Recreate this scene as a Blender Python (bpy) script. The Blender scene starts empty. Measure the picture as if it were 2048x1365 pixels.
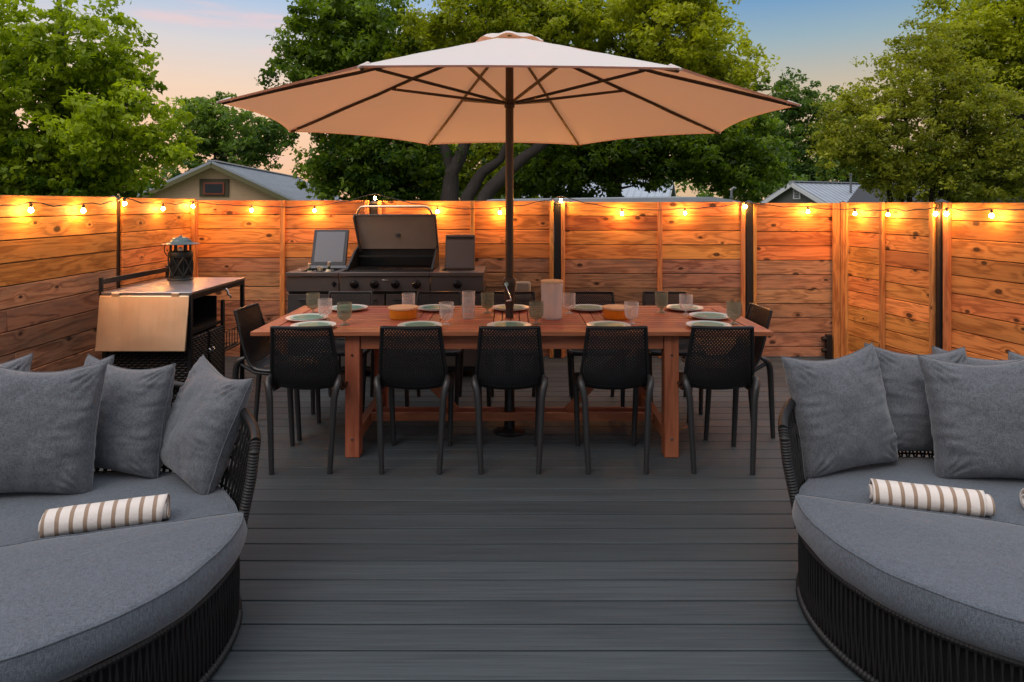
import bpy, bmesh, math, random
import numpy as np
from mathutils import Vector, Matrix, noise as mnoise

random.seed(7)
rng = np.random.default_rng(11)
R = math.radians
PI = math.pi
scene = bpy.context.scene
COL = scene.collection
CAM_H = 1.48
F, CX, CY = 1365.0, 1024.0, 408.0


def at(px, py, Y):
    """world point on the ray of photo pixel (px, py) at distance Y in front of the camera position"""
    return Vector(((px - CX) / F * Y, Y, CAM_H - (py - CY) / F * Y))


# ------------------------------------------------------------------ materials
class NT:
    def __init__(s, name):
        s.m = bpy.data.materials.new(name)
        s.m.use_nodes = True
        s.t = s.m.node_tree
        s.t.nodes.clear()
        s.out = s.t.nodes.new('ShaderNodeOutputMaterial')

    def n(s, typ, **kw):
        nd = s.t.nodes.new(typ)
        for k, v in kw.items():
            if k.startswith('i_'):
                key = k[2:].replace('_', ' ')
                nd.inputs[key].default_value = v
            else:
                setattr(nd, k, v)
        return nd

    def l(s, a, b):
        s.t.links.new(a, b)

    def math(s, op, a, b=None, c=None, clamp=False):
        nd = s.n('ShaderNodeMath', operation=op)
        nd.use_clamp = clamp
        for i, x in enumerate((a, b, c)):
            if x is None:
                continue
            if isinstance(x, (int, float)):
                nd.inputs[i].default_value = x
            else:
                s.l(x, nd.inputs[i])
        return nd.outputs[0]

    def mix(s, fac, a, b, blend='MIX'):
        nd = s.n('ShaderNodeMix', data_type='RGBA', blend_type=blend)
        for idx, x in ((0, fac), (6, a), (7, b)):
            if isinstance(x, (int, float)):
                nd.inputs[idx].default_value = x
            elif isinstance(x, tuple):
                nd.inputs[idx].default_value = (*x, 1) if len(x) == 3 else x
            else:
                s.l(x, nd.inputs[idx])
        return nd.outputs[2]

    def smooth(s, x, lo, hi, to0=0.0, to1=1.0):
        nd = s.n('ShaderNodeMapRange', interpolation_type='SMOOTHSTEP')
        s.l(x, nd.inputs[0])
        for i, v in zip((1, 2, 3, 4), (lo, hi, to0, to1)):
            nd.inputs[i].default_value = v
        return nd.outputs[0]

    def noise(s, vec, scale=5, detail=3, rough=.5, dist=0.0):
        nd = s.n('ShaderNodeTexNoise')
        s.l(vec, nd.inputs['Vector'])
        nd.inputs['Scale'].default_value = scale
        nd.inputs['Detail'].default_value = detail
        nd.inputs['Roughness'].default_value = rough
        nd.inputs['Distortion'].default_value = dist
        return nd.outputs['Fac']

    def vmul(s, vec, v):
        nd = s.n('ShaderNodeVectorMath', operation='MULTIPLY')
        s.l(vec, nd.inputs[0])
        nd.inputs[1].default_value = v
        return nd.outputs[0]

    def bump(s, h, strength=.2, dist=.002):
        nd = s.n('ShaderNodeBump')
        s.l(h, nd.inputs['Height'])
        nd.inputs['Strength'].default_value = strength
        nd.inputs['Distance'].default_value = dist
        return nd.outputs[0]

    def bsdf(s, col, rough=.5, metal=0.0, normal=None, **kw):
        p = s.n('ShaderNodeBsdfPrincipled')
        if isinstance(col, tuple):
            p.inputs['Base Color'].default_value = (*col, 1)
        else:
            s.l(col, p.inputs['Base Color'])
        if isinstance(rough, (int, float)):
            p.inputs['Roughness'].default_value = rough
        else:
            s.l(rough, p.inputs['Roughness'])
        p.inputs['Metallic'].default_value = metal
        if normal is not None:
            s.l(normal, p.inputs['Normal'])
        for k, v in kw.items():
            p.inputs[k.replace('_', ' ')].default_value = v
        return p.outputs[0]

    def done(s, shader):
        s.l(shader, s.out.inputs[0])
        return s.m


def pbr(name, col, rough=.5, metal=0.0, var=.12, scale=14.0, bump=0.0, bscale=60.0, **kw):
    t = NT(name)
    co = t.n('ShaderNodeTexCoord').outputs['Object']
    nz = t.noise(co, scale, 4, .6)
    c0 = tuple(x * (1 - var) for x in col)
    c1 = tuple(min(1, x * (1 + var)) for x in col)
    c = t.mix(nz, c0, c1)
    rr = t.math('MULTIPLY_ADD', nz, .16, rough - .08)
    nrm = t.bump(t.noise(co, bscale, 3), .35, bump) if bump else None
    return t.done(t.bsdf(c, rr, metal, nrm, **kw))


def wood(name, light, dark, knot=(.10, .045, .02), knot_on=True, rough=.62, ring=38.0, knot_gate=.5, stain=0.0, stain_col=(.1, .09, .08), tone_amp=.75, spec=.3):
    t = NT(name)
    w = t.n('ShaderNodeAttribute', attribute_name='wco').outputs['Vector']
    tone = t.n('ShaderNodeAttribute', attribute_name='tone').outputs['Fac']
    n1 = t.noise(t.vmul(w, (1.1, 9, 9)), 1.0, 4, .55, .4)
    kn = None
    if knot_on:
        v = t.n('ShaderNodeTexVoronoi', feature='F1', voronoi_dimensions='2D')
        t.l(t.vmul(w, (3.0, 5.2, 1)), v.inputs['Vector'])
        v.inputs['Scale'].default_value = 1.0
        sc = t.n('ShaderNodeSeparateColor')
        t.l(v.outputs['Color'], sc.inputs[0])
        gate = t.math('GREATER_THAN', sc.outputs[0], knot_gate)
        size = t.math('MULTIPLY_ADD', sc.outputs[1], .8, .55)
        d = t.math('DIVIDE', v.outputs['Distance'], size)
        dn = t.math('ADD', d, t.math('MULTIPLY_ADD', t.noise(w, 90, 2), .05, -.025))
        kn = t.math('MULTIPLY', t.smooth(dn, .055, .105, 1, 0), gate)
        halo = t.math('MULTIPLY', t.smooth(d, .05, .34, 1, 0), gate)
        n1 = t.math('ADD', n1, t.math('MULTIPLY', halo, .13))
    rings = t.math('MULTIPLY_ADD', t.math('SINE', t.math('MULTIPLY', n1, ring)), .5, .5)
    rings = t.math('POWER', rings, 1.7)
    broad = t.noise(t.vmul(w, (1.3, 5, 5)), 1.0, 3, .6)
    fib = t.math('ADD', t.math('MULTIPLY', t.noise(t.vmul(w, (7, 260, 260)), 1.0, 3, .7), .4), t.math('MULTIPLY', t.noise(t.vmul(w, (3, 95, 95)), 1.0, 3, .7), .6))
    f = t.math('ADD', t.math('MULTIPLY', rings, .62), t.math('MULTIPLY_ADD', fib, 1.9, -.85))
    f = t.math('ADD', f, t.math('MULTIPLY_ADD', broad, .9, -.45), clamp=True)
    c = t.mix(f, light, dark)
    if stain:
        sn = t.noise(t.vmul(w, (2.2, 7, 7)), 1.0, 5, .65)
        c = t.mix(t.smooth(sn, .42, .72, 0, stain), c, stain_col)
    hs = t.n('ShaderNodeHueSaturation')
    t.l(c, hs.inputs['Color'])
    t.l(t.math('MULTIPLY_ADD', tone, tone_amp, 1 - tone_amp * .5), hs.inputs['Value'])
    hue = t.math('MULTIPLY_ADD', t.math('FRACT', t.math('MULTIPLY', tone, 7.31)), .022, .489)
    t.l(hue, hs.inputs['Hue'])
    c = hs.outputs[0]
    if kn is not None:
        c = t.mix(t.math('MULTIPLY', kn, .9), c, knot)
    hgt = t.math('ADD', t.math('MULTIPLY', rings, -.5), t.math('MULTIPLY', fib, -.7))
    return t.done(t.bsdf(c, rough, 0.0, t.bump(hgt, .45, .0012), Specular_IOR_Level=spec))


def fabric_mat(name, col, weave=460.0, var=.34):
    t = NT(name)
    co = t.n('ShaderNodeTexCoord').outputs['Object']
    n1 = t.noise(t.vmul(co, (.16, 1, 1)), weave, 2, .6)
    n2 = t.noise(t.vmul(co, (1, .16, .16)), weave, 2, .6)
    n3 = t.noise(co, 7, 4, .6)
    th = t.math('MULTIPLY', t.math('ADD', n1, n2), .5)
    k = t.math('ADD', t.smooth(th, .36, .64, 0, 1), t.math('MULTIPLY_ADD', n3, .3, -.15), clamp=True)
    c = t.mix(k, tuple(x * (1 - var) for x in col), tuple(x * (1 + var) for x in col))
    lump = t.noise(co, 26, 3, .5)
    h = t.math('ADD', t.math('MULTIPLY', th, .35), t.math('MULTIPLY', lump, 1.6))
    return t.done(t.bsdf(c, .92, 0, t.bump(h, .5, .0022), Sheen_Weight=.25, Sheen_Roughness=.5, Specular_IOR_Level=.15))


def leaf_mat(name, dark, light, trans=.45):
    t = NT(name)
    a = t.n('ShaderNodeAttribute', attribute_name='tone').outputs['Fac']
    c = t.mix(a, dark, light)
    d = t.n('ShaderNodeBsdfPrincipled')
    t.l(c, d.inputs['Base Color'])
    d.inputs['Roughness'].default_value = .5
    d.inputs['Specular IOR Level'].default_value = .3
    tr = t.n('ShaderNodeBsdfTranslucent')
    t.l(t.mix(1.0, c, (1.5, 1.5, .55), 'MULTIPLY'), tr.inputs[0])
    mx = t.n('ShaderNodeMixShader')
    mx.inputs[0].default_value = trans
    t.l(d.outputs[0], mx.inputs[1])
    t.l(tr.outputs[0], mx.inputs[2])
    return t.done(mx.outputs[0])


def glass_mat(name, tint, haze_col, clear=.55):
    t = NT(name)
    co = t.n('ShaderNodeTexCoord').outputs['Object']
    tp = t.n('ShaderNodeBsdfTransparent')
    tp.inputs[0].default_value = (*tint, 1)
    df = t.n('ShaderNodeBsdfPrincipled')
    nz = t.noise(co, 40, 3)
    t.l(t.mix(nz, tuple(x * .9 for x in haze_col), haze_col), df.inputs['Base Color'])
    df.inputs['Roughness'].default_value = .25
    tl = t.n('ShaderNodeBsdfTranslucent')
    tl.inputs[0].default_value = (*haze_col, 1)
    m1 = t.n('ShaderNodeMixShader')
    m1.inputs[0].default_value = .45
    t.l(df.outputs[0], m1.inputs[1]); t.l(tl.outputs[0], m1.inputs[2])
    lw = t.n('ShaderNodeLayerWeight', i_Blend=.35)
    fac = t.math('MULTIPLY_ADD', lw.outputs['Facing'], .38, 1 - clear - .08, clamp=True)
    m2 = t.n('ShaderNodeMixShader')
    t.l(fac, m2.inputs[0]); t.l(tp.outputs[0], m2.inputs[1]); t.l(m1.outputs[0], m2.inputs[2])
    gl = t.n('ShaderNodeBsdfGlossy', i_Roughness=.08)
    fr = t.n('ShaderNodeFresnel', i_IOR=1.4)
    ge = t.n('ShaderNodeNewGeometry')
    m3 = t.n('ShaderNodeMixShader')
    t.l(t.math('MULTIPLY', fr.outputs[0], t.math('SUBTRACT', 1.0, ge.outputs['Backfacing'])), m3.inputs[0]); t.l(m2.outputs[0], m3.inputs[1]); t.l(gl.outputs[0], m3.inputs[2])
    return t.done(m3.outputs[0])


def emit_mat(name, col, strength):
    t = NT(name)
    e = t.n('ShaderNodeEmission', i_Strength=strength)
    e.inputs[0].default_value = (*col, 1)
    return t.done(e.outputs[0])


def umbrella_mat():
    t = NT('umbrella_fabric')
    co = t.n('ShaderNodeTexCoord').outputs['Object']
    nz = t.noise(co, 300, 2)
    c = t.mix(nz, (.84, .785, .74), (.90, .85, .80))
    d = t.n('ShaderNodeBsdfDiffuse')
    t.l(c, d.inputs[0])
    tr = t.n('ShaderNodeBsdfTranslucent')
    tr.inputs[0].default_value = (.80, .335, .15, 1)
    mx = t.n('ShaderNodeMixShader')
    mx.inputs[0].default_value = .33
    t.l(d.outputs[0], mx.inputs[1]); t.l(tr.outputs[0], mx.inputs[2])
    return t.done(mx.outputs[0])


def stripe_mat():
    t = NT('striped_towelling')
    co = t.n('ShaderNodeTexCoord').outputs['Object']
    sx = t.n('ShaderNodeSeparateXYZ')
    t.l(co, sx.inputs[0])
    wob = t.math('MULTIPLY_ADD', t.noise(co, 9, 2), .006, -.003)
    f = t.math('FRACT', t.math('MULTIPLY_ADD', t.math('ADD', sx.outputs[0], wob), 1 / .0415, 100.36))
    band = t.math('LESS_THAN', f, .31)
    nz = t.noise(co, 500, 2)
    c = t.mix(band, (.80, .72, .66), (.30, .195, .125))
    c = t.mix(t.math('MULTIPLY', nz, .35), c, (.45, .36, .3))
    h = t.math('ADD', t.noise(co, 900, 2), t.math('MULTIPLY', t.noise(co, 60, 3), 1.5))
    return t.done(t.bsdf(c, .95, 0, t.bump(h, .5, .0025), Sheen_Weight=.3, Specular_IOR_Level=.1))


def deck_mat():
    t = NT('composite_decking')
    w = t.n('ShaderNodeAttribute', attribute_name='wco').outputs['Vector']
    tone = t.n('ShaderNodeAttribute', attribute_name='tone').outputs['Fac']
    a = t.noise(t.vmul(w, (2.2, 110, 110)), 1.0, 4, .65)
    b = t.noise(t.vmul(w, (.7, 9, 9)), 1.0, 4, .6)
    f = t.math('ADD', t.smooth(a, .3, .7, 0, .5), t.math('MULTIPLY_ADD', b, .9, -.4), clamp=True)
    c = t.mix(f, (.034, .0435, .049), (.071, .089, .098))
    hs = t.n('ShaderNodeHueSaturation')
    t.l(c, hs.inputs['Color'])
    t.l(t.math('ADD', t.math('MULTIPLY_ADD', tone, .36, .68), t.math('MULTIPLY', t.noise(t.vmul(w, (.35, 2.5, 2.5)), 1.0, 5, .7), .30)), hs.inputs['Value'])
    rr = t.math('MULTIPLY_ADD', a, .2, .52)
    return t.done(t.bsdf(hs.outputs[0], rr, 0, t.bump(a, .5, .0012), Specular_IOR_Level=.3))


def brushed(name, col, rough=.3):
    t = NT(name)
    co = t.n('ShaderNodeTexCoord').outputs['Object']
    st = t.noise(t.vmul(co, (1, 1, 40)), 12, 3)
    cl = t.noise(co, 6, 3)
    c = t.mix(cl, tuple(x * .88 for x in col), col)
    r = t.math('ADD', t.math('MULTIPLY_ADD', st, .14, rough - .07), t.math('MULTIPLY_ADD', cl, .18, -.09))
    wv = t.noise(t.vmul(co, (7, 7, .35)), 1.0, 3, .5)
    return t.done(t.bsdf(c, r, 1.0, t.bump(wv, .3, .02)))


def metal_roof(name, col):
    t = NT(name)
    co = t.n('ShaderNodeTexCoord').outputs['Object']
    nz = t.noise(t.vmul(co, (1, .15, 1)), 3, 4, .6)
    c = t.mix(nz, tuple(x * .75 for x in col), tuple(x * 1.15 for x in col))
    return t.done(t.bsdf(c, .42, .35))


def bark_mat(name, c0, c1):
    t = NT(name)
    co = t.n('ShaderNodeTexCoord').outputs['Object']
    nz = t.noise(t.vmul(co, (1, 1, .22)), 14, 5, .7, .6)
    n2 = t.noise(co, 2.2, 3)
    f = t.math('MULTIPLY_ADD', n2, .6, t.math('MULTIPLY_ADD', nz, .9, -.25), clamp=True)
    return t.done(t.bsdf(t.mix(f, c0, c1), .9, 0, t.bump(nz, .9, .06)))


def siding_mat(name, col, pitch=.13):
    t = NT(name)
    co = t.n('ShaderNodeTexCoord').outputs['Object']
    sx = t.n('ShaderNodeSeparateXYZ')
    t.l(co, sx.inputs[0])
    f = t.math('FRACT', t.math('MULTIPLY', sx.outputs[2], 1 / pitch))
    nz = t.noise(co, 4, 4)
    c = t.mix(nz, tuple(x * .86 for x in col), tuple(x * 1.1 for x in col))
    return t.done(t.bsdf(c, .75, 0, t.bump(f, 1.0, .03)))


M = {}
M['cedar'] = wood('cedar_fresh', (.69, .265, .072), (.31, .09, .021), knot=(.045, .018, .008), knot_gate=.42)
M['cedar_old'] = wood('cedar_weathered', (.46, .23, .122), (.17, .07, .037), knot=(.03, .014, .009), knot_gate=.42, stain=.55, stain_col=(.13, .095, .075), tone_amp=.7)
M['cedar_trim'] = wood('cedar_trim', (.60, .25, .08), (.32, .10, .028), knot_on=True, knot_gate=.86)
M['gap_shade'] = pbr('gap_shade_backing', (.05, .026, .014), .9, 0, .3)  # dark tone of the added backing, stands in for shade in board gaps
M['table'] = wood('eucalyptus_red', (.44, .142, .072), (.28, .078, .036), knot_on=False, ring=26, rough=.5, tone_amp=.3)
M['deck'] = deck_mat()
M['cushion'] = fabric_mat('grey_cushion_fabric', (.086, .099, .118))
M['pillow'] = fabric_mat('grey_pillow_fabric', (.108, .114, .127))
M['umbrella'] = umbrella_mat()
M['bronze'] = pbr('bronze_metal', (.055, .036, .026), .42, .35)
M['chair'] = pbr('black_plastic', (.012, .0125, .014), .38, 0, .15, 30, Specular_IOR_Level=.45)
M['chair_leg'] = pbr('black_plastic_leg_sheen', (.026, .0265, .028), .40, 0, .12, 30, Specular_IOR_Level=.5)  # same plastic as the chair, base colour lightened for sheen on lit legs
M['rope'] = pbr('black_rope', (.0065, .006, .006), .6, 0, .3, 90, .001, 300)
M['dark'] = pbr('dark_liner', (.0025, .0025, .0025), .9)
M['blackmetal'] = pbr('black_powder_coat', (.011, .011, .012), .45, .2)
M['steel'] = brushed('brushed_steel', (.98, .74, .50), .42)
M['topsteel'] = brushed('counter_steel', (.46, .43, .43), .38)
M['chrome'] = pbr('polished_chrome', (.72, .70, .68), .18, 1.0)
M['grill'] = pbr('grill_grey_enamel', (.105, .092, .088), .42, .45, .08)
M['grill_dark'] = pbr('grill_dark_trim', (.028, .026, .027), .45, .3)
M['hood_in'] = pbr('hood_liner_steel', (.64, .545, .46), .42, .7, .06)
M['firebox'] = pbr('firebox_black', (.007, .007, .007), .55)
M['knob'] = pbr('knob_black', (.012, .012, .012), .12, .2)
M['lid_grey'] = pbr('lid_liner_grey', (.125, .14, .165), .5, .1, .05)
M['lid_navy'] = pbr('lid_gasket', (.016, .02, .03), .5)
M['side_lid'] = pbr('side_lid_grey', (.12, .115, .12), .5, .2, .05)
M['ice'] = pbr('ice', (.75, .8, .84), .15, 0, .1, 60, .004, 50)
M['bottle'] = pbr('green_bottle_glass', (.03, .075, .035), .08, 0, Transmission_Weight=.5)
M['foil'] = pbr('bottle_foil', (.75, .7, .55), .3, .7)
M['paper'] = pbr('bottle_label', (.7, .62, .45), .6)
M['plate_white'] = pbr('glazed_white', (.68, .66, .62), .3, 0, .05, Specular_IOR_Level=.3)
M['plate_green'] = pbr('glazed_sage', (.11, .255, .205), .42, 0, .1, Specular_IOR_Level=.18)
M['plate_rim'] = pbr('glazed_pale_sage', (.40, .60, .56), .40, 0, .05, Specular_IOR_Level=.2)
M['glass_clear'] = glass_mat('ribbed_clear_glass', (.95, .95, .95), (.94, .92, .92), .80)
M['glass_smoke'] = glass_mat('ribbed_smoke_glass', (.80, .83, .77), (.47, .50, .43), .76)
M['glass_amber'] = glass_mat('amber_glass', (1.0, .66, .12), (1.0, .60, .06), .55)
M['glass_jug'] = glass_mat('frosted_jug', (.97, .96, .96), (.98, .97, .97), .62)
M['lidwood'] = wood('beech_lid', (.82, .52, .31), (.70, .40, .22), knot_on=False, ring=20, tone_amp=.1)
M['water'] = glass_mat('drink_water', (.95, .93, .93), (.97, .94, .92), .86)
M['patina'] = pbr('patina_metal', (.075, .10, .098), .34, .8, .35, 25)
M['lantern'] = pbr('lantern_iron', (.016, .02, .02), .5, .5, .3)
M['candle'] = pbr('candle_wax', (.8, .78, .75), .4)
M['towel'] = stripe_mat()
M['bulb'] = emit_mat('bulb_glow', (1.0, .43, .09), 620.0)
M['socket'] = pbr('bulb_socket', (.01, .01, .01), .5)
M['cable'] = pbr('cable_rubber', (.008, .008, .008), .6)
M['roof'] = metal_roof('standing_seam_roof', (.40, .43, .47))
M['roof_dark'] = pbr('asphalt_shingle', (.035, .035, .04), .9, 0, .35, 3)
M['siding'] = siding_mat('tan_siding', (.80, .52, .33))
M['siding_grey'] = siding_mat('grey_siding', (.17, .165, .16))
M['siding_white'] = siding_mat('white_siding', (.55, .54, .52), .2)
M['fascia'] = pbr('olive_fascia', (.15, .13, .055), .6)
M['white_trim'] = pbr('white_paint', (.62, .63, .64), .5)
M['olive'] = pbr('olive_trim', (.085, .062, .028), .6)
M['redpaint'] = pbr('red_sash', (.28, .065, .035), .5)
M['pane'] = pbr('dark_window_glass', (.012, .014, .018), .08)
M['pipe'] = pbr('galvanised_pipe', (.17, .185, .19), .5, .4)
M['plasticclear'] = glass_mat('clear_cover_plastic', (.9, .9, .9), (.62, .58, .52), .45)
M['bark'] = bark_mat('tree_bark', (.018, .013, .011), (.075, .058, .05))
M['bark_dark'] = bark_mat('tree_bark_dark', (.016, .012, .01), (.055, .042, .034))
M['leaf_bright'] = leaf_mat('leaf_bright', (.065, .130, .008), (.44, .53, .022))
M['leaf_dark'] = leaf_mat('leaf_dark', (.032, .075, .010), (.28, .39, .025))
M['leaf_mid'] = leaf_mat('leaf_mid', (.075, .120, .008), (.52, .54, .026))
M['leaf_olive'] = leaf_mat('leaf_olive', (.085, .115, .014), (.50, .50, .045))
M['leaf_far'] = leaf_mat('leaf_far', (.03, .08, .018), (.22, .32, .05))
M['sticker'] = pbr('white_sticker', (.7, .68, .62), .5)


# ------------------------------------------------------------------ mesh building
class MB:
    def __init__(s):
        s.v = []; s.f = []; s.w = []; s.t = []; s.mi = []

    def add(s, verts, faces, wco=None, tone=.5, mi=0):
        o = len(s.v)
        s.v += [tuple(v) for v in verts]
        s.f += [tuple(i + o for i in f) for f in faces]
        s.w += [tuple(x) for x in (wco if wco is not None else verts)]
        s.t += [tone] * len(verts)
        s.mi += [mi] * len(faces)

    def box(s, c, d, rot=None, order=(0, 1, 2), tone=.5, seed=None, mi=0):
        c = Vector(c); hx, hy, hz = d[0] / 2, d[1] / 2, d[2] / 2
        loc = [Vector((x * hx, y * hy, z * hz)) for x in (-1, 1) for y in (-1, 1) for z in (-1, 1)]
        fs = [(0, 1, 3, 2), (4, 6, 7, 5), (0, 4, 5, 1), (2, 3, 7, 6), (0, 2, 6, 4), (1, 5, 7, 3)]
        sd = random.uniform(0, 60) if seed is None else seed
        w = [(p[order[0]] + sd, p[order[1]] + sd * .73, p[order[2]] + sd * .31) for p in loc]
        vs = [(rot @ p if rot is not None else p) + c for p in loc]
        s.add(vs, fs, w, tone, mi)

    def beam(s, p0, p1, wd, th, up=(0, 0, 1), tone=.5, seed=None, mi=0):
        """a board from p0 to p1, wd across (sideways), th along 'up'"""
        p0 = Vector(p0); p1 = Vector(p1)
        x = (p1 - p0); L = x.length; x.normalize()
        z = Vector(up); y = z.cross(x).normalized(); z = x.cross(y)
        rot = Matrix((x, y, z)).transposed()
        s.box((p0 + p1) / 2, (L, wd, th), rot, (0, 1, 2), tone, seed, mi)

    def tube(s, pts, r, seg=8, caps=True, closed=False, tone=.5, mi=0, flat=1.0):
        pts = [Vector(p) for p in pts]
        n = len(pts)
        rs = r if isinstance(r, (list, tuple)) else [r] * n
        tg = []
        for i in range(n):
            if closed:
                d = pts[(i + 1) % n] - pts[i - 1]
            else:
                d = pts[min(i + 1, n - 1)] - pts[max(i - 1, 0)]
            tg.append(d.normalized() if d.length > 1e-9 else Vector((0, 0, 1)))
        ref = Vector((0, 0, 1)) if abs(tg[0].z) < .9 else Vector((1, 0, 0))
        nrm = tg[0].cross(ref).normalized()
        vs = []
        for i in range(n):
            nrm = (nrm - tg[i] * nrm.dot(tg[i])).normalized()
            b = tg[i].cross(nrm)
            for k in range(seg):
                a = 2 * PI * k / seg
                vs.append(pts[i] + (nrm * math.cos(a) + b * math.sin(a) * flat) * rs[i])
        fs = []
        for i in range(n if closed else n - 1):
            j = (i + 1) % n
            for k in range(seg):
                k2 = (k + 1) % seg
                fs.append((i * seg + k, i * seg + k2, j * seg + k2, j * seg + k))
        if caps and not closed:
            fs.append(tuple(range(seg))[::-1]); fs.append(tuple((n - 1) * seg + k for k in range(seg)))
        s.add(vs, fs, None, tone, mi)

    def lathe(s, prof, seg=24, c=(0, 0, 0), ribs=0, amp=0.0, tone=.5, mi=0, close=True):
        vs = []; fs = []
        for (r, z) in prof:
            for k in range(seg):
                a = 2 * PI * k / seg
                rr = r * (1 + (amp if (ribs and k % 2) else 0))
                vs.append((c[0] + rr * math.cos(a), c[1] + rr * math.sin(a), c[2] + z))
        m = len(prof)
        for i in range(m - 1):
            for k in range(seg):
                k2 = (k + 1) % seg
                fs.append((i * seg + k, i * seg + k2, (i + 1) * seg + k2, (i + 1) * seg + k))
        if close:
            if prof[0][0] > 1e-4:
                fs.append(tuple(range(seg))[::-1])
            if prof[-1][0] > 1e-4:
                fs.append(tuple((m - 1) * seg + k for k in range(seg)))
        s.add(vs, fs, None, tone, mi)

    def grid(s, nu, nv, fn, tone=.5, wrap_u=False, mi=0, flip=False):
        vs = [fn(i, j) for j in range(nv) for i in range(nu)]
        fs = []
        for j in range(nv - 1):
            for i in range(nu if wrap_u else nu - 1):
                i2 = (i + 1) % nu
                q = (j * nu + i, j * nu + i2, (j + 1) * nu + i2, (j + 1) * nu + i)
                fs.append(q[::-1] if flip else q)
        s.add(vs, fs, None, tone, mi)

    def prism(s, poly, y0, y1, tone=.5, mi=0):
        """polygon in XZ extruded along Y"""
        n = len(poly)
        vs = [(p[0], y0, p[1]) for p in poly] + [(p[0], y1, p[1]) for p in poly]
        fs = [tuple(range(n)), tuple(range(2 * n - 1, n - 1, -1))]
        for i in range(n):
            j = (i + 1) % n
            fs.append((i, i + n, j + n, j))
        s.add(vs, fs, None, tone, mi)

    def build(s, name, mats, parent=None, smooth=True, angle=40, bevel=0.0, seg=2, solid=0.0, fix=True):
        me = bpy.data.meshes.new(name)
        me.from_pydata(s.v, [], s.f)
        a = me.attributes.new('wco', 'FLOAT_VECTOR', 'POINT')
        a.data.foreach_set('vector', np.array(s.w, dtype=np.float32).ravel())
        a = me.attributes.new('tone', 'FLOAT', 'POINT')
        a.data.foreach_set('value', np.array(s.t, dtype=np.float32))
        mats = mats if isinstance(mats, (list, tuple)) else [mats]
        for m in mats:
            me.materials.append(m)
        if len(mats) > 1:
            me.polygons.foreach_set('material_index', s.mi)
        if fix:
            bm = bmesh.new(); bm.from_mesh(me)
            bmesh.ops.recalc_face_normals(bm, faces=bm.faces)
            bm.to_mesh(me); bm.free()
        if smooth:
            me.polygons.foreach_set('use_smooth', [True] * len(me.polygons))
            me.set_sharp_from_angle(angle=R(angle))
        me.update()
        o = bpy.data.objects.new(name, me)
        COL.objects.link(o)
        if parent is not None:
            o.parent = parent
        if solid:
            md = o.modifiers.new('solid', 'SOLIDIFY'); md.thickness = solid; md.offset = 0
        if bevel:
            md = o.modifiers.new('bevel', 'BEVEL'); md.width = bevel; md.segments = seg
            md.limit_method = 'ANGLE'; md.angle_limit = R(38)
        return o


def tag(o, label, cat, group=None):
    o['label'] = label; o['category'] = cat
    if group:
        o['group'] = group
    return o


def thing(name, label, cat, loc=(0, 0, 0), rz=0.0, group=None):
    o = bpy.data.objects.new(name, None)
    COL.objects.link(o)
    o.location = loc; o.rotation_euler = (0, 0, rz)
    o.empty_display_size = .1
    return tag(o, label, cat, group)


def dup(root, loc, rz, label):
    r = root.copy(); COL.objects.link(r)
    r.location = loc; r.rotation_euler = (0, 0, rz); r['label'] = label
    for ch in list(root.children):
        c = ch.copy(); COL.objects.link(c); c.parent = r
        for g in list(ch.children):
            d = g.copy(); COL.objects.link(d); d.parent = c
    return r


def structure(o):
    o['kind'] = 'structure'
    return o


def fbm(p, s, o=3):
    return mnoise.fractal(Vector(p) * s, 1.0, 2.0, o)


# ------------------------------------------------------------------ ground and deck
GZ = -.9
mb = MB()
n = 26
mb.grid(n, n, lambda i, j: ((i / (n - 1) - .5) * 900, (j / (n - 1) - .3) * 900, GZ))
t = NT('lawn')
co = t.n('ShaderNodeTexCoord').outputs['Object']
c = t.mix(t.noise(co, 1.5, 6, .7), (.025, .045, .012), (.07, .095, .03))
M['lawn'] = t.done(t.bsdf(c, .95))
structure(mb.build('ground', M['lawn']))

mb = MB()
pitch = .142
y = 2.12 + pitch / 2 - pitch * 27
k = 0
while y < 6.63:
    random.seed(500 + k)
    mb.box((.35, y, -.0125), (8.4, pitch - .008, .025), order=(0, 1, 2), tone=random.random())
    y += pitch; k += 1
structure(mb.build('deck', M['deck'], bevel=.0018, seg=1))
mb = MB()
for x in np.arange(-3.6, 4.6, .4):
    mb.box((x, 2.5, -.12), (.045, 8.2, .18))
for x in (-3.4, .3, 4.0):
    for yy in (-1.2, 2.4, 6.2):
        mb.box((x, yy, -.56), (.1, .1, .68))
mb.box((.35, -1.72, -.12), (8.4, .03, .2)); mb.box((.35, 6.66, -.12), (8.4, .03, .2))
structure(mb.build('deck_frame', M['dark']))

# ------------------------------------------------------------------ fence
ROW = .1385


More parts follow.
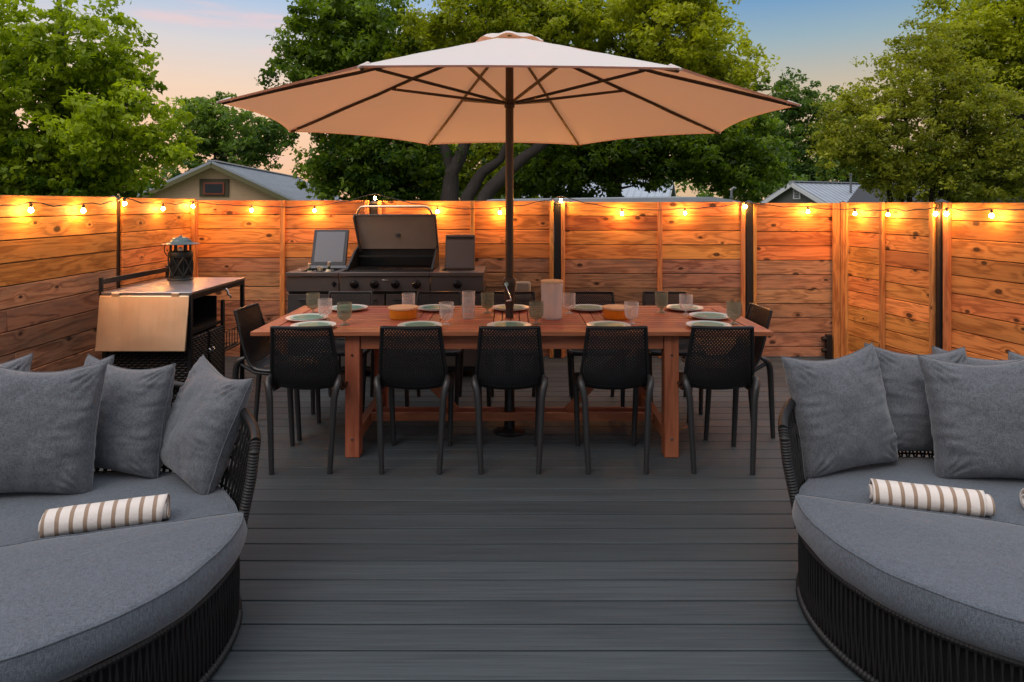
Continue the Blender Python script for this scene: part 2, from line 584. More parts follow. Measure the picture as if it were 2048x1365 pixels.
def fence_panel(p0, p1, ztop, label, battens, edge0, edge1, fresh_rows, light_rows=(), seed=0, old='cedar_old'):
    """boards run along local X; the face towards the deck is local -Y"""
    p0 = Vector((p0[0], p0[1], 0)); p1 = Vector((p1[0], p1[1], 0))
    d = p1 - p0; L = d.length
    root = thing('cedar_fence', label, 'fence', p0, math.atan2(d.y, d.x), 'cedar fence panels round the deck')
    random.seed(seed)
    up, lo = MB(), MB()
    rows = int(ztop / ROW) + 1
    cuts = [0.0] + sorted(battens) + [L]
    for r in range(rows):
        z1 = ztop - r * ROW; z0 = max(.006, z1 - ROW)
        if z1 - z0 < .03:
            continue
        tn = random.random()
        row_cuts = list(cuts)
        if seed == 25 and r >= 5 and r % 2:
            row_cuts = sorted(row_cuts + [L * random.uniform(.45, .9)])
        for a, b in zip(row_cuts[:-1], row_cuts[1:]):
            tone = min(1, max(0, tn * .75 + random.random() * .25))
            if r in light_rows:
                tone = 1.0
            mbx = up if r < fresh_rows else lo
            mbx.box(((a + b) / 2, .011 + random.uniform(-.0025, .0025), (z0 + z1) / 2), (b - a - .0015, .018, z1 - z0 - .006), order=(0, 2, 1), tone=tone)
    if up.v:
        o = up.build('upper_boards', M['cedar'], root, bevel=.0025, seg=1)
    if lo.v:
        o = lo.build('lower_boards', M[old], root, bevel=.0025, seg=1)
        if old == 'cedar_old':
            o['label'] = 'weathered grey-brown lower boards'
    bk_ = MB()  # added dark backing, no real fence part; makes the gaps read as shaded
    nb = max(2, int(L / .3))
    for q in range(nb):
        bk_.box((L * (q + .5) / nb, .034, ztop / 2 - .01), (L / nb - .001, .012, ztop - .05), order=(2, 0, 1), tone=.1)
    bk_.build('gap_backing', M['gap_shade'], root)
    ed = []
    if edge0: ed.append(edge0 / 2)
    if edge1: ed.append(L - edge1 / 2)
    for x, w in [(b, .04) for b in battens] + [(e, (edge0 or edge1)) for e in ed]:
        bt = MB()
        bt.box((x, -.017, ztop / 2 + .002), (w, .034, ztop - .008), order=(2, 0, 1), tone=random.random() * .6 + .3)
        bt.build('batten', M['cedar_trim'], root, bevel=.002, seg=1)
    return root


BY = 6.56


def bx(px, Y=BY):
    return (px - CX) / F * Y


LX = -3.05
# back fence, four panels
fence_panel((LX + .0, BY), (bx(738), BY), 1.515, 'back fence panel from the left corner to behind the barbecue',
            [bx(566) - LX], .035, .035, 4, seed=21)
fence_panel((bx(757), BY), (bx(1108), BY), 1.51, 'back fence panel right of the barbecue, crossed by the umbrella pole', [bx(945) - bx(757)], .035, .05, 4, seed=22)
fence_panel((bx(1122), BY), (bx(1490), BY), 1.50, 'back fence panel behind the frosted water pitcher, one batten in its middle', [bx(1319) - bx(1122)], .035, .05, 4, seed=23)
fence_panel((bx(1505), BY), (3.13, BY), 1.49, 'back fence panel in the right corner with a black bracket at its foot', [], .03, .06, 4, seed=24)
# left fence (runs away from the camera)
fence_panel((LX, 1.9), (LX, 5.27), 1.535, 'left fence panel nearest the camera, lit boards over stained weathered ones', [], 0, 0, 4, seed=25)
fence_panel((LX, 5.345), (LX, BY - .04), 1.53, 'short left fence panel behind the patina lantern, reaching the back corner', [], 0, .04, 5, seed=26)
# right fence
Ra, Rb = Vector((3.16, 6.5)), Vector((3.335, 5.36))
Rc, Rd = Vector((3.355, 5.27)), Vector((3.86, 2.2))
fence_panel(Ra, Rb, 1.495, 'right fence panel near the corner, with one pale plank low down', [(Rb - Ra).length * .48], .045, .04, 20, (6,), seed=27)
fence_panel(Rc, Rd, 1.49, 'right fence panel at the edge of the photo, knotty boards above the right daybed', [], .05, 0, 20, (), seed=28)


def fence_post(x, y, rz, h, label, cap=True):
    root = thing('fence_post', label, 'fence post', (x, y, 0), rz, 'black steel fence posts')
    b = MB(); b.box((0, 0, h / 2), (.062, .062, h)); b.build('post', M['blackmetal'], root, bevel=.004)
    if cap:
        b = MB()
        q = .040
        b.box((0, 0, h + .008), (q * 2, q * 2, .016))
        b.add([(-q, -q, h + .0165), (q, -q, h + .0165), (q, q, h + .0165), (-q, q, h + .0165), (0, 0, h + .042)],
              [(0, 1, 4), (1, 2, 4), (2, 3, 4), (3, 0, 4), (3, 2, 1, 0)])
        b.build('post_cap', M['blackmetal'], root, bevel=.002)


fence_post(LX - .052, 5.308, 0, 1.505, 'black steel post in the left fence beside the serving cart')
fence_post(bx(748), BY + .02, 0, 1.475, 'black steel post behind the raised barbecue hood')
fence_post(bx(1115), BY + .005, 0, 1.475, 'black steel post in the back fence just right of the umbrella pole')
fence_post(bx(1497.5), BY + .005, 0, 1.475, 'black steel post in the back fence right of the dining table')
fence_post(3.345, 5.315, R(-8), 1.478, 'black capped steel post in the right fence above the grey pillows')
fence_post(3.20, 6.60, 0, 1.465, 'black capped post in the right back corner of the fence')

# corner trim boards of the right corner
ct = thing('corner_trim', 'pair of tall cedar boards standing in the right back corner', 'trim board', (3.125, 6.50, 0), 0)
b = MB(); b.box((-.02, .02, .745), (.075, .03, 1.485), order=(2, 0, 1), tone=.35); b.build('trim_board', M['cedar_trim'], ct, bevel=.002)
b = MB(); b.box((.045, -.03, .745), (.04, .07, 1.485), order=(2, 1, 0), tone=.8); b.build('trim_board', M['cedar_trim'], ct, bevel=.002)

# gate bracket low on the right back panel
gb = thing('gate_bracket', 'black steel bracket with two round bolts low on the fence in the right corner', 'bracket', (bx(1659, 6.5), 6.52, 0))
b = MB(); b.box((0, 0, .115), (.05, .05, .23)); b.build('bracket_post', M['blackmetal'], gb, bevel=.003)
for z in (.19, .08):
    b = MB(); b.tube([(-.062, 0, z), (-.026, 0, z)], .022, 12); b.build('bolt', M['blackmetal'], gb)

# outlet cover on the back fence
oc = thing('outlet_cover', 'small clear plastic outlet cover on the fence behind the umbrella pole', 'outlet cover', (bx(1046, 6.5), 6.55, .60))
b = MB(); b.box((0, -.02, .065), (.13, .03, .15)); b.build('backplate', M['grill'], oc, bevel=.006)
b = MB()
b.box((0, -.075, .065), (.15, .075, .16)); b.build('cover', M['plasticclear'], oc, bevel=.022, seg=3)

# ------------------------------------------------------------------ string lights
sl = thing('string_lights', 'string of warm glowing round bulbs on a black cable along the fence top', 'string lights')


def right_wall(px):
    """point 6 cm in front of the right fence on the view line of px"""
    k = (px - CX) / F
    a, bq = Vector((3.10, 6.5)), Vector((3.28, 5.33))
    if px > 1885:
        a, bq = Vector((3.295, 5.27)), Vector((3.80, 2.2))
    dd = bq - a
    tt = (k * a.y - a.x) / (dd.x - k * dd.y)
    p = a + dd * tt
    return p.y


bulbs = []
for Y in (3.1, 3.68):       # the string runs on past the frame
    bulbs.append((CX + (LX + .05) / Y * F, CY + .055 / Y * F, Y))
for px, py in ((62, 421), (167, 422), (249, 408), (326, 418), (386, 413)):
    bulbs.append((px, py, (LX + .05) * F / (px - CX)))
for px, py in ((503, 421), (629, 422), (750, 397), (875, 424), (1000, 426), (1122, 402), (1244, 428), (1370, 427), (1491, 414)):
    bulbs.append((px, py, 6.49))
bulbs.append((1616, 424, 6.49))
for px, py in ((1710, 428), (1776, 430), (1871, 428), (1893, 428), (1983, 432)):
    bulbs.append((px, py, right_wall(px)))
for Y in (3.95, 3.35):
    bulbs.append((CX + (3.295 + (5.27 - Y) * .1645) / Y * F, CY + .055 / Y * F, Y))
pts = [at(-60, 408, 4.0) + Vector((.12, 0, 0))]
pts[0] = Vector((LX + .05, 3.2, 1.49))
anch = []
for px, py, Y in bulbs:
    p = at(px, py, Y)
    on_post = px in (249, 750, 1122, 1491, 1893)
    top = p + Vector((0, 0, .050 if not on_post else .045))
    anch.append(top)
    s = MB(); s.lathe([(.006, .045), (.0095, .041), (.0095, .020), (.0085, .016)], 12, (0, 0, 0))
    so = s.build('socket', M['socket'], sl); so.location = p
    g = MB(); g.lathe([(.007, .018), (.0105, .012), (.0142, .001), (.0136, -.005), (.0095, -.012), (.0001, -.016)], 14)
    go = g.build('bulb', M['bulb'], so)
cab = [Vector((LX + .05, 2.5, 1.49))]
prev = cab[0]
for a in anch + [Vector((3.74, 2.6, 1.47))]:
    for q in (.2, .4, .6, .8):
        p = prev.lerp(a, q); p.z -= .018 * math.sin(PI * q) - .006 * math.sin(q * 17 + a.x * 9)
        cab.append(p)
    cab.append(a); prev = a
c = MB(); c.tube(cab, .0042, 6); c.build('cable', M['cable'], sl)

# ------------------------------------------------------------------ dining table
TZ = .742
Y0, Y1 = 3.93, 4.945
tb = thing('dining_table', 'long reddish wooden outdoor dining table with slatted top', 'dining table')
b = MB()
random.seed(3)
rail = .085
hx = 1.508
def T(): return random.random()
b.box((0, Y0 + rail / 2, TZ - .0125), (2 * hx, rail - .003, .025), tone=T())
b.box((0, Y1 - rail / 2, TZ - .0125), (2 * hx, rail - .003, .025), tone=T())
for s in (-1, 1):
    b.box((s * (hx - .05), (Y0 + Y1) / 2, TZ - .0125), (.097, Y1 - Y0 - 2 * rail - .003, .025), order=(1, 0, 2), tone=T())
ya, yb = Y0 + rail + .002, Y1 - rail - .002
segs = [(-hx + .1, -.60, 'l'), (-.60, -.455, 't'), (-.455, -.118, 'l'), (-.118, .103, 't'), (.103, .455, 'l'), (.455, .60, 't'), (.60, hx - .1, 'l')]
for x0, x1, kd in segs:
    if kd == 'l':
        ns = 11
        for i in range(ns):
            yy = ya + (yb - ya) * (i + .5) / ns
            b.box(((x0 + x1) / 2, yy, TZ - .0125), (x1 - x0 - .004, (yb - ya) / ns - .007, .021), tone=T())
    else:
        ns = max(2, round((x1 - x0) / .058))
        for i in range(ns):
            xx = x0 + (x1 - x0) * (i + .5) / ns
            b.box((xx, (ya + yb) / 2, TZ - .0125), ((x1 - x0) / ns - .005, yb - ya, .021), order=(1, 0, 2), tone=T())
b.build('tabletop', M['table'], tb, bevel=.0025)
lx = .93
for s in (-1, 1):
    for yy in (Y0 + .085, Y1 - .085):
        l = MB(); l.box((s * lx, yy, .358), (.085, .085, .716), order=(2, 0, 1), tone=.35 + .2 * T())
        lo = l.build('leg', M['table'], tb, bevel=.005)
        if yy < 4.4:
            for z in (.60, .11):
                q = MB(); q.tube([(s * lx, yy - .0425, z), (s * lx, yy - .047, z)], .007, 10)
                q.build('bolt', M['chrome'], lo)
a = MB()
for yy in (Y0 + .075, Y1 - .075):
    a.box((0, yy, .673), (1.77, .028, .085), tone=T())
a.box((-1.10, Y0 + .2, .695), (.66, .04, .042), tone=T()); a.box((1.10, Y0 + .2, .695), (.66, .04, .042), tone=T())
a.box((-1.10, Y1 - .2, .695), (.66, .04, .042), tone=T()); a.box((1.10, Y1 - .2, .695), (.66, .04, .042), tone=T())
for s in (-1, 1):
    a.box((s * lx, (Y0 + Y1) / 2, .673), (.03, Y1 - Y0 - .27, .085), order=(1, 2, 0), tone=T())
    a.box((s * 1.405, (Y0 + Y1) / 2, .690), (.03, Y1 - Y0 - .12, .048), order=(1, 2, 0), tone=T())
a.build('apron', M['table'], tb, bevel=.002)
st = MB()
ym = (Y0 + Y1) / 2
for s in (-1, 1):
    st.box((s * lx, ym, .10), (.045, Y1 - Y0 - .27, .075), order=(1, 2, 0), tone=.4)
st.box((0, ym + .055, .115), (2 * lx - .05, .03, .05), tone=.6)
st.box((0, ym - .055, .115), (2 * lx - .05, .03, .05), tone=.5)
st.build('stretcher', M['table'], tb, bevel=.002)
for s in (-1, 1):
    br = MB(); br.beam((s * .36, ym, .135), (s * .86, ym, .66), .03, .05, up=(0, 0, 1), tone=.5)
    br.build('brace', M['table'], tb, bevel=.002)

# ------------------------------------------------------------------ chairs
PROF = [(0.00, .800, .163, .010), (.018, .72, .170, .020), (.038, .63, .179, .028), (.060, .555, .187, .033), (.080, .50, .192, .036), (.108, .458, .197, .034),
        (.150, .432, .201, .028), (.215, .424, .204, .024), (.300, .427, .205, .020), (.385, .436, .203, .014), (.445, .440, .198, .006), (.470, .425, .192, .0)]


def prof(v):
    x = v * (len(PROF) - 1)
    i = min(int(x), len(PROF) - 2); f = x - i
    P = [PROF[max(i - 1, 0)], PROF[i], PROF[i + 1], PROF[min(i + 2, len(PROF) - 1)]]
    return [.5 * (2 * P[1][k] + (P[2][k] - P[0][k]) * f + (2 * P[0][k] - 5 * P[1][k] + 4 * P[2][k] - P[3][k]) * f * f + (3 * P[1][k] - P[0][k] - 3 * P[2][k] + P[3][k]) * f ** 3) for k in range(4)]


def shell(u, v):
    y, z, hw, cc = prof(v)
    e = .02
    y2, z2 = prof(min(1, v + e))[:2]; y1, z1 = prof(max(0, v - e))[:2]
    ty, tz = y2 - y1, z2 - z1
    l = math.hypot(ty, tz) or 1
    ny, nz = -tz / l, ty / l          # towards the sitter
    k = cc * (u * u - .35)
    return Vector((u * hw, y + ny * k, z + nz * k))


def perforated(v0, v1, NU, NV, um=.93):
    b = MB(); idx = {}
    def P(i, j):
        key = (round(i * 64), round(j * 64))
        if key not in idx:
            idx[key] = len(b.v)
            p = shell((i / NU * 2 - 1) * um, v0 + (v1 - v0) * j / NV)
            b.v.append(tuple(p)); b.w.append(tuple(p)); b.t.append(.5)
        return idx[key]
    h = .50
    for i in range(0, NU + 1):
        for j in range(0, NV + 1):
            if (i + j) % 2:
                continue
            c4 = [(i + 1, j), (i, j + 1), (i - 1, j), (i, j - 1)]
            ok = [0 <= x <= NU and 0 <= yv <= NV for x, yv in c4]
            if all(ok):
                inn = [(i + h, j), (i, j + h), (i - h, j), (i, j - h)]
                for k in range(4):
                    k2 = (k + 1) % 4
                    b.f.append((P(*c4[k]), P(*c4[k2]), P(*inn[k2]), P(*inn[k])))
            else:
                for k in range(4):
                    k2 = (k + 1) % 4
                    if ok[k] and ok[k2]:
                        b.f.append((P(*c4[k]), P(*c4[k2]), P(i, j)))
    b.mi = [0] * len(b.f)
    return b


def make_chair():
    c = thing('dining_chair', '', 'chair', group='black perforated plastic chairs round the dining table')
    perforated(.012, .44, 36, 40).build('backrest', M['chair'], c, solid=.007, angle=60)
    perforated(.445, .955, 36, 36).build('seat', M['chair'], c, solid=.007, angle=60)
    r = MB()
    vs = [i / 40 for i in range(41)]
    loop = [shell(-.985, v) for v in vs] + [shell(u, 1.0) for u in np.linspace(-.93, .93, 9)] + [shell(.985, v) for v in vs[::-1]] + [shell(u, .0) for u in np.linspace(.93, -.93, 9)]
    r.tube(loop, .0095, 8, closed=True)
    r.build('rim', M['chair'], c)
    for s in (-1, 1):
        l = MB()
        l.tube([(s * .19, .085, .515), (s * .196, .062, .505), (s * .194, .040, .485), (s * .184, .026, .45), (s * .176, .018, .40), (s * .167, .006, .2), (s * .158, -.006, .002)],
               [.010, .017, .020, .0195, .0185, .0165, .0145], 10)
        l.build('leg', M['chair_leg'], c)
        l = MB()
        l.tube([(s * .185, .40, .435), (s * .183, .41, .40), (s * .178, .42, .2), (s * .172, .43, .002)], [.017, .018, .0165, .0145], 10)
        l.build('leg', M['chair_leg'], c)
    u = MB()
    for s in (-1, 1):
        u.tube([(s * .189, .06, .475), (s * .192, .15, .425), (s * .19, .28, .416), (s * .186, .41, .42)], .012, 8)
    u.build('seat_rail', M['chair'], c)
    return c


chair0 = make_chair()
seats = []
xs = [-1.158, -.556, -.012, .577, 1.158]
fl = ['black perforated chair, leftmost of the five with their backs to the camera',
      'black perforated chair second from the left in the near row, back to the camera',
      'black perforated chair in the middle of the near row, before the umbrella pole',
      'black perforated chair second from the right in the near row, back to the camera',
      'black perforated chair, rightmost of the five with their backs to the camera']
rots = [R(1.5), R(-.5), R(1), R(.5), R(-3)]
for x, lb, rz in zip(xs, fl, rots):
    seats.append(((x, 3.745, 0), rz, lb))
bl = ['black perforated chair on the far side, before the left barbecue cabinet',
      'black perforated chair on the far side, in front of the barbecue\'s right knobs',
      'black perforated chair on the far side, half hidden by the umbrella pole',
      'black perforated chair on the far side, just right of the frosted pitcher',
      'black perforated chair on the far side, rightmost of its row']
for x, lb, rz in zip([-1.235, -.558, .008, .612, 1.17], bl, [R(181), R(179), R(180.5), R(179), R(178)]):
    seats.append(((x, 5.235, 0), rz, lb))
seats.append(((-1.745, 4.47, 0), R(-94), 'black perforated chair at the left end of the table'))
seats.append(((1.635, 4.47, 0), R(93), 'black perforated chair at the right end of the table'))
for i, (loc, rz, lb) in enumerate(seats):
    if i == 0:
        chair0.location = loc; chair0.rotation_euler = (0, 0, rz); chair0['label'] = lb
    else:
        dup(chair0, loc, rz, lb)

# ------------------------------------------------------------------ tableware
def dinner_plate():
    b = MB(); b.lathe([(.0001, .003), (.075, .003), (.08, .001), (.085, .001), (.13, .016), (.1325, .019), (.131, .0215), (.125, .020), (.09, .0075), (.0001, .0065)], 40)
    return b.build('dinner_plate', M['plate_white'])


def salad_plate():
    r = thing('salad_plate', '', 'plate')
    b = MB(); b.lathe([(.0001, .002), (.060, .001), (.065, .001), (.099, .011), (.102, .013), (.101, .0148), (.097, .0145), (.088, .0118)], 40)
    b.lathe([(.088, .0118), (.078, .0100)], 40, close=False)
    b.build('rim', M['plate_rim'], r)
    b = MB(); b.lathe([(.0001, .0103), (.078, .0103), (.0885, .0124)], 40); b.build('well', M['plate_green'], r)
    return r


spots = [(-1.178, 4.05, 'in front of the leftmost near chair'), (-.546, 4.05, 'in front of the second near chair from the left'),
         (-.018, 4.05, 'in front of the near middle chair'), (.573, 4.05, 'in front of the second near chair from the right'),
         (1.169, 4.06, 'in front of the rightmost near chair'),
         (-1.135, 4.74, 'on the far left of the table before the barbecue'), (-.53, 4.74, 'on the far side behind the left amber bowl'),
         (-.012, 4.745, 'on the far side behind the umbrella pole'), (.524, 4.74, 'on the far side between pitcher and right amber bowl'),
         (1.195, 4.745, 'on the far side, farthest right of its row'),
         (-1.30, 4.33, 'at the left end of the table'), (1.275, 4.40, 'at the right end of the table')]
dp0, sp0 = dinner_plate(), salad_plate()
for i, (x, yy, ds) in enumerate(spots):
    if i == 0:
        d, s = dp0, sp0
    else:
        d = dp0.copy(); COL.objects.link(d); s = None
    d.location = (x, yy, TZ); d.rotation_euler = (0, 0, i * .7)
    tag(d, 'white dinner plate ' + ds, 'plate', 'dinner plates laid on the table')
    lb = 'small sage green plate ' + ds
    if i == 0:
        sp0.location = (x, yy, TZ + .0078); sp0['label'] = lb; sp0['group'] = 'sage salad plates laid on the table'
    else:
        dup(sp0, (x, yy, TZ + .0078), i * .9, lb)

GOB = [(.0001, .0), (.030, .0), (.031, .002), (.012, .008), (.0075, .014), (.0085, .024), (.018, .030), (.032, .037), (.0405, .050), (.0435, .068), (.0440, .09), (.0445, .135),
       (.0425, .135), (.0420, .09), (.0413, .070), (.038, .053), (.030, .042), (.014, .035), (.0001, .034)]
gob = {}
for kind, mm in (('clear', 'glass_clear'), ('smoke', 'glass_smoke')):
    b = MB(); b.lathe(GOB, 48, ribs=1, amp=.012)
    gob[kind] = b.build('goblet', M[mm], angle=50)
used = set()
gl = [('clear', 650, 641, 'clear ribbed goblet at the left end, behind the leftmost near plate'), ('smoke', 689, 650, 'smoky green ribbed goblet right of the leftmost near plate'),
      ('smoke', 626, 627, 'smoky green ribbed goblet at the far left corner of the table'), ('clear', 817, 627, 'clear ribbed goblet standing behind the left amber bowl'),
      ('clear', 893, 649, 'clear ribbed goblet right of the left amber bowl, near side'), ('smoke', 975, 626, 'smoky green ribbed goblet just left of the umbrella pole'),
      ('smoke', 1073, 648, 'smoky green ribbed goblet in front of the frosted pitcher'), ('clear', 1138, 627, 'clear ribbed goblet just right of the frosted pitcher'),
      ('clear', 1263, 648, 'clear ribbed goblet in front of the right amber bowl'), ('smoke', 1323, 625, 'smoky green ribbed goblet on the far side right of the right amber bowl'),
      ('clear', 1372, 630, 'clear ribbed goblet beside the plate at the far right'), ('smoke', 1468, 648, 'smoky green ribbed goblet nearest the right end chair')]
for kd, px, py, lb in gl:
    Y = (CAM_H - TZ) * F / (py - CY)
    o = gob[kd]
    if kd in used:
        o = o.copy(); COL.objects.link(o)
    used.add(kd)
    o.location = ((px - CX) / F * Y, Y, TZ)
    tag(o, lb, 'goblet', kd + ' ribbed goblets on the table')

b = MB(); b.lathe([(.0001, 0), (.036, 0), (.0375, .004), (.043, .095), (.041, .095), (.0355, .008), (.0001, .008)], 48, ribs=1, amp=.014)
tum = b.build('tumbler', M['glass_clear'], angle=50)
for i, lb in enumerate(('lowest of the three stacked ribbed tumblers on the table', 'middle one of the three stacked ribbed tumblers', 'topmost of the three stacked ribbed tumblers')):
    o = tum if i == 0 else tum.copy()
    if i: COL.objects.link(o)
    o.location = (-.28, 4.39, TZ + i * .040); o.rotation_euler = (0, 0, i * .3)
    tag(o, lb, 'tumbler', 'tumblers stacked on the table')

pt = thing('water_pitcher', 'tall frosted pitcher of water with a wooden lid, right of the umbrella pole', 'pitcher', (.257, 4.39, TZ))
b = MB(); b.lathe([(.0001, 0), (.060, 0), (.0635, .004), (.0725, .232), (.070, .232), (.061, .008), (.0001, .008)], 56, ribs=1, amp=.022); b.build('jug', M['glass_jug'], pt, angle=50)
b = MB(); b.lathe([(.0001, .0095), (.0585, .0095), (.0660, .185), (.0001, .185)], 40); b.build('water', M['water'], pt)
b = MB(); b.lathe([(.0001, .233), (.071, .233), (.073, .236), (.073, .243), (.071, .246), (.0001, .246)], 40); b.build('lid', M['lidwood'], pt)

for x, Y, lb in ((-.704, 4.41, 'round amber glass bowl with a wooden lid, left of the two'), (.678, 4.41, 'round amber glass bowl with a wooden lid, right of the two')):
    bw = thing('lidded_bowl', lb, 'bowl', (x, Y, TZ), 0, 'amber bowls on the table')
    b = MB(); b.lathe([(.0001, 0), (.082, 0), (.088, .006), (.091, .060), (.089, .060), (.086, .009), (.0001, .009)], 40); b.build('bowl', M['glass_amber'], bw)
    b = MB(); b.lathe([(.0001, .050), (.0865, .050), (.0865, .061), (.094, .061), (.096, .064), (.096, .072), (.093, .075), (.0001, .0755)], 40); b.build('lid', M['lidwood'], bw)

# ------------------------------------------------------------------ umbrella
UX, UY = -.016, 4.43
um = thing('patio_umbrella', 'large octagonal beige parasol on a bronze pole through the table', 'umbrella', (UX, UY, 0))
UR, UZ = 1.745, 2.026
AZ = 2.572
UROT = R(1.9)
TILT = math.tan(R(.72))
def canopy_pt(k, f, r):
    """k panel index, f 0..1 across the panel, r 0..1 from the vent to the edge"""
    a0 = PI / 8 + UROT + k * PI / 4; a1 = a0 + PI / 4
    r0 = .10
    rr = r0 + (UR - r0) * r
    z = AZ - (AZ - UZ) * (rr / UR)
    s = 4 * f * (1 - f)
    rr *= 1 - .030 * s * r ** 3          # scalloped edge, drawn in along the panel
    z = AZ - (AZ - UZ) * (rr / UR)
    p0 = Vector((rr * math.cos(a0), rr * math.sin(a0), z)); p1 = Vector((rr * math.cos(a1), rr * math.sin(a1), z))
    p = p0.lerp(p1, f)
    p.z -= .030 * s * r * (1 - r)
    p.z += .006 * fbm((p.x + 3, p.y, k * .1), 2.6) * r * (1 - r) * 4
    p.z -= p.y * TILT
    return p
b = MB()
NF, NR = 11, 15
for k in range(8):
    b.grid(NF, NR, lambda i, j: canopy_pt(k, i / (NF - 1), j / (NR - 1)))
b.build('canopy', M['umbrella'], um, angle=14)
# hem: short valance lip turned under
b = MB()
for k in range(8):
    def hem(i, j):
        p = canopy_pt(k, i / (NF - 1), 1.0)
        q = p.copy(); q.x *= .992; q.y *= .992; q.z -= .007 * j
        return q if j else p
    b.grid(NF, 2, hem)
b.build('hem', M['umbrella'], um, angle=60)
b = MB()
def vent(i, j):
    a = 2 * PI * i / 64; q = j / 6
    rr = .015 + .205 * q
    wav = .020 * math.cos(8 * a + .5) + .010 * math.cos(5 * a + 1.3)
    return Vector((rr * math.cos(a), rr * math.sin(a), 2.572 - .014 * q - .034 * q ** 5 + wav * .45 * q * q))
b.grid(64, 7, vent, wrap_u=True)
b.build('vent_cap', M['umbrella'], um)
b = MB()
b.tube([(0, 0, .10), (0, 0, 2.56)], .0262, 24)
b.build('pole', M['bronze'], um)
b = MB(); b.lathe([(.0245, .80), (.030, .83), (.034, .90), (.041, .965), (.042, .985), (.037, .998), (.0245, 1.005)], 28, close=False); hs = b.build('crank_housing', M['bronze'], um)
b = MB()
b.tube([(-.016, -.034, .965), (-.020, -.062, .965)], .014, 14)
b.tube([(-.030, -.058, .97), (-.022, -.060, .955), (.010, -.062, .87)], .0065, 8, flat=.6)
b.tube([(.010, -.055, .87), (.010, -.095, .868)], .006, 10)
b.tube([(.010, -.095, .868), (-.020, -.10, .862)], .007, 10)
b.build('crank_handle', M['chrome'], hs)
b = MB()
b.grid(7, 2, lambda i, j: (.0252 * math.sin((-40 + i * 10) * PI / 180 - .3), -.0252 * math.cos((-40 + i * 10) * PI / 180 - .3), 1.06 + j * .03))
b.build('sticker', M['sticker'], um)
HZ = 2.135
b = MB(); b.lathe([(.0255, HZ - .035), (.034, HZ - .03), (.034, HZ - .012), (.046, HZ - .008), (.046, HZ + .014), (.03, HZ + .02), (.0255, HZ + .02)], 24, close=False); b.build('runner', M['bronze'], um)
b = MB(); b.lathe([(.0255, 2.455), (.045, 2.46), (.045, 2.485), (.0255, 2.49)], 24, close=False); b.build('top_hub', M['bronze'], um)
for k in range(8):
    rb = MB()
    ps = [canopy_pt(k, 0, q) - Vector((0, 0, .014)) for q in np.linspace(.0, .985, 12)]
    rb.tube(ps, .0115, 6)
    ro = rb.build('rib', M['bronze'], um)
    a0 = PI / 8 + UROT + k * PI / 4
    e = canopy_pt(k, 0, .47) - Vector((0, 0, .02))
    sb = MB(); sb.tube([(.04 * math.cos(a0), .04 * math.sin(a0), HZ), e], .0105, 6); sb.build('strut', M['bronze'], ro)
    tp = MB(); v = canopy_pt(k, 0, 1.0); u = canopy_pt(k, 0, .955)
    tp.tube([u - Vector((0, 0, .006)), v - Vector((0, 0, .006))], [.015, .006], 8); tp.build('pocket', M['umbrella'], ro)
b = MB(); b.lathe([(.0001, .002), (.10, .002), (.103, .006), (.095, .012), (.05, .018), (.034, .03), (.032, .30), (.0255, .31)], 40); b.build('base', M['blackmetal'], um)

# ------------------------------------------------------------------ barbecue station
GY = 5.75
gx = lambda px: (px - CX) / 237.4
q = thing('barbecue_station', 'dark grey outdoor kitchen barbecue with raised hood and two open side lids', 'barbecue', (0, GY, 0))
XL, X1, X2, XR = gx(572), gx(678.5), gx(860.5), gx(968)
CT = .903
DEP = .60
b = MB()
for x0, x1 in ((XL, X1), (X1, X2), (X2, XR)):
    b.box(((x0 + x1) / 2, DEP / 2 + .02, .405), (x1 - x0 - .004, DEP - .06, .69))
b.build('cabinet', M['grill_dark'], q, bevel=.004)
b = MB()
# counter frames: left around the cooler well, right around the side burner
def frame(x0, x1, wx0, wx1, wy0, wy1):
    zc = CT - .017
    b.box(((x0 + x1) / 2, (wy0 - .02) / 2, zc), (x1 - x0 - .003, wy0 + .02, .034))
    b.box(((x0 + x1) / 2, (wy1 + DEP) / 2, zc), (x1 - x0 - .003, DEP - wy1, .034))
    b.box(((x0 + wx0) / 2 + .0008, (wy0 + wy1) / 2, zc), (wx0 - x0 - .0015, wy1 - wy0, .034))
    b.box(((x1 + wx1) / 2 - .0008, (wy0 + wy1) / 2, zc), (x1 - wx1 - .0015, wy1 - wy0, .034))
frame(XL, X1, XL + .10, X1 - .055, .05, .36)
frame(X2, XR, X2 + .08, XR - .12, .12, .40)
b.box(((X1 + X2) / 2, .015, CT - .017), (X2 - X1 - .003, .07, .034))
b.build('counter', M['grill'], q, bevel=.004)
for i, (x0, x1) in enumerate(((XL, X1), (X1, X2), (X2, XR))):
    b = MB(); b.box(((x0 + x1) / 2, .012, .802), (x1 - x0 - .008, .03, .124)); pn = b.build('control_panel', M['grill'], q, bevel=.004)
    if i == 0:
        k = MB(); xx = gx(668)
        k.add([(xx - .022, -.006, .81), (xx, -.006, .775), (xx + .022, -.006, .81), (xx, -.006, .83), (xx - .01, -.03, .81), (xx, -.03, .795), (xx + .01, -.03, .81), (xx, -.03, .82)],
              [(0, 1, 5, 4), (1, 2, 6, 5), (2, 3, 7, 6), (3, 0, 4, 7), (4, 5, 6, 7), (3, 2, 1, 0)])
        k.build('bottle_opener', M['knob'], pn)
    for px in ([], [708.7, 749, 791, 833], [915])[i]:
        k = MB(); xx = gx(px)
        k.lathe([(.0001, .052), (.022, .052), (.026, .048), (.028, .012), (.036, .010), (.037, .0), (.0001, 0)], 28)
        ko = k.build('knob', M['knob'], pn); ko.location = (xx, -.003, .803); ko.rotation_euler = (R(90), 0, 0)
        g = MB(); g.box((0, 0, .056), (.012, .050, .016)); g.build('grip', M['knob'], ko, bevel=.004)
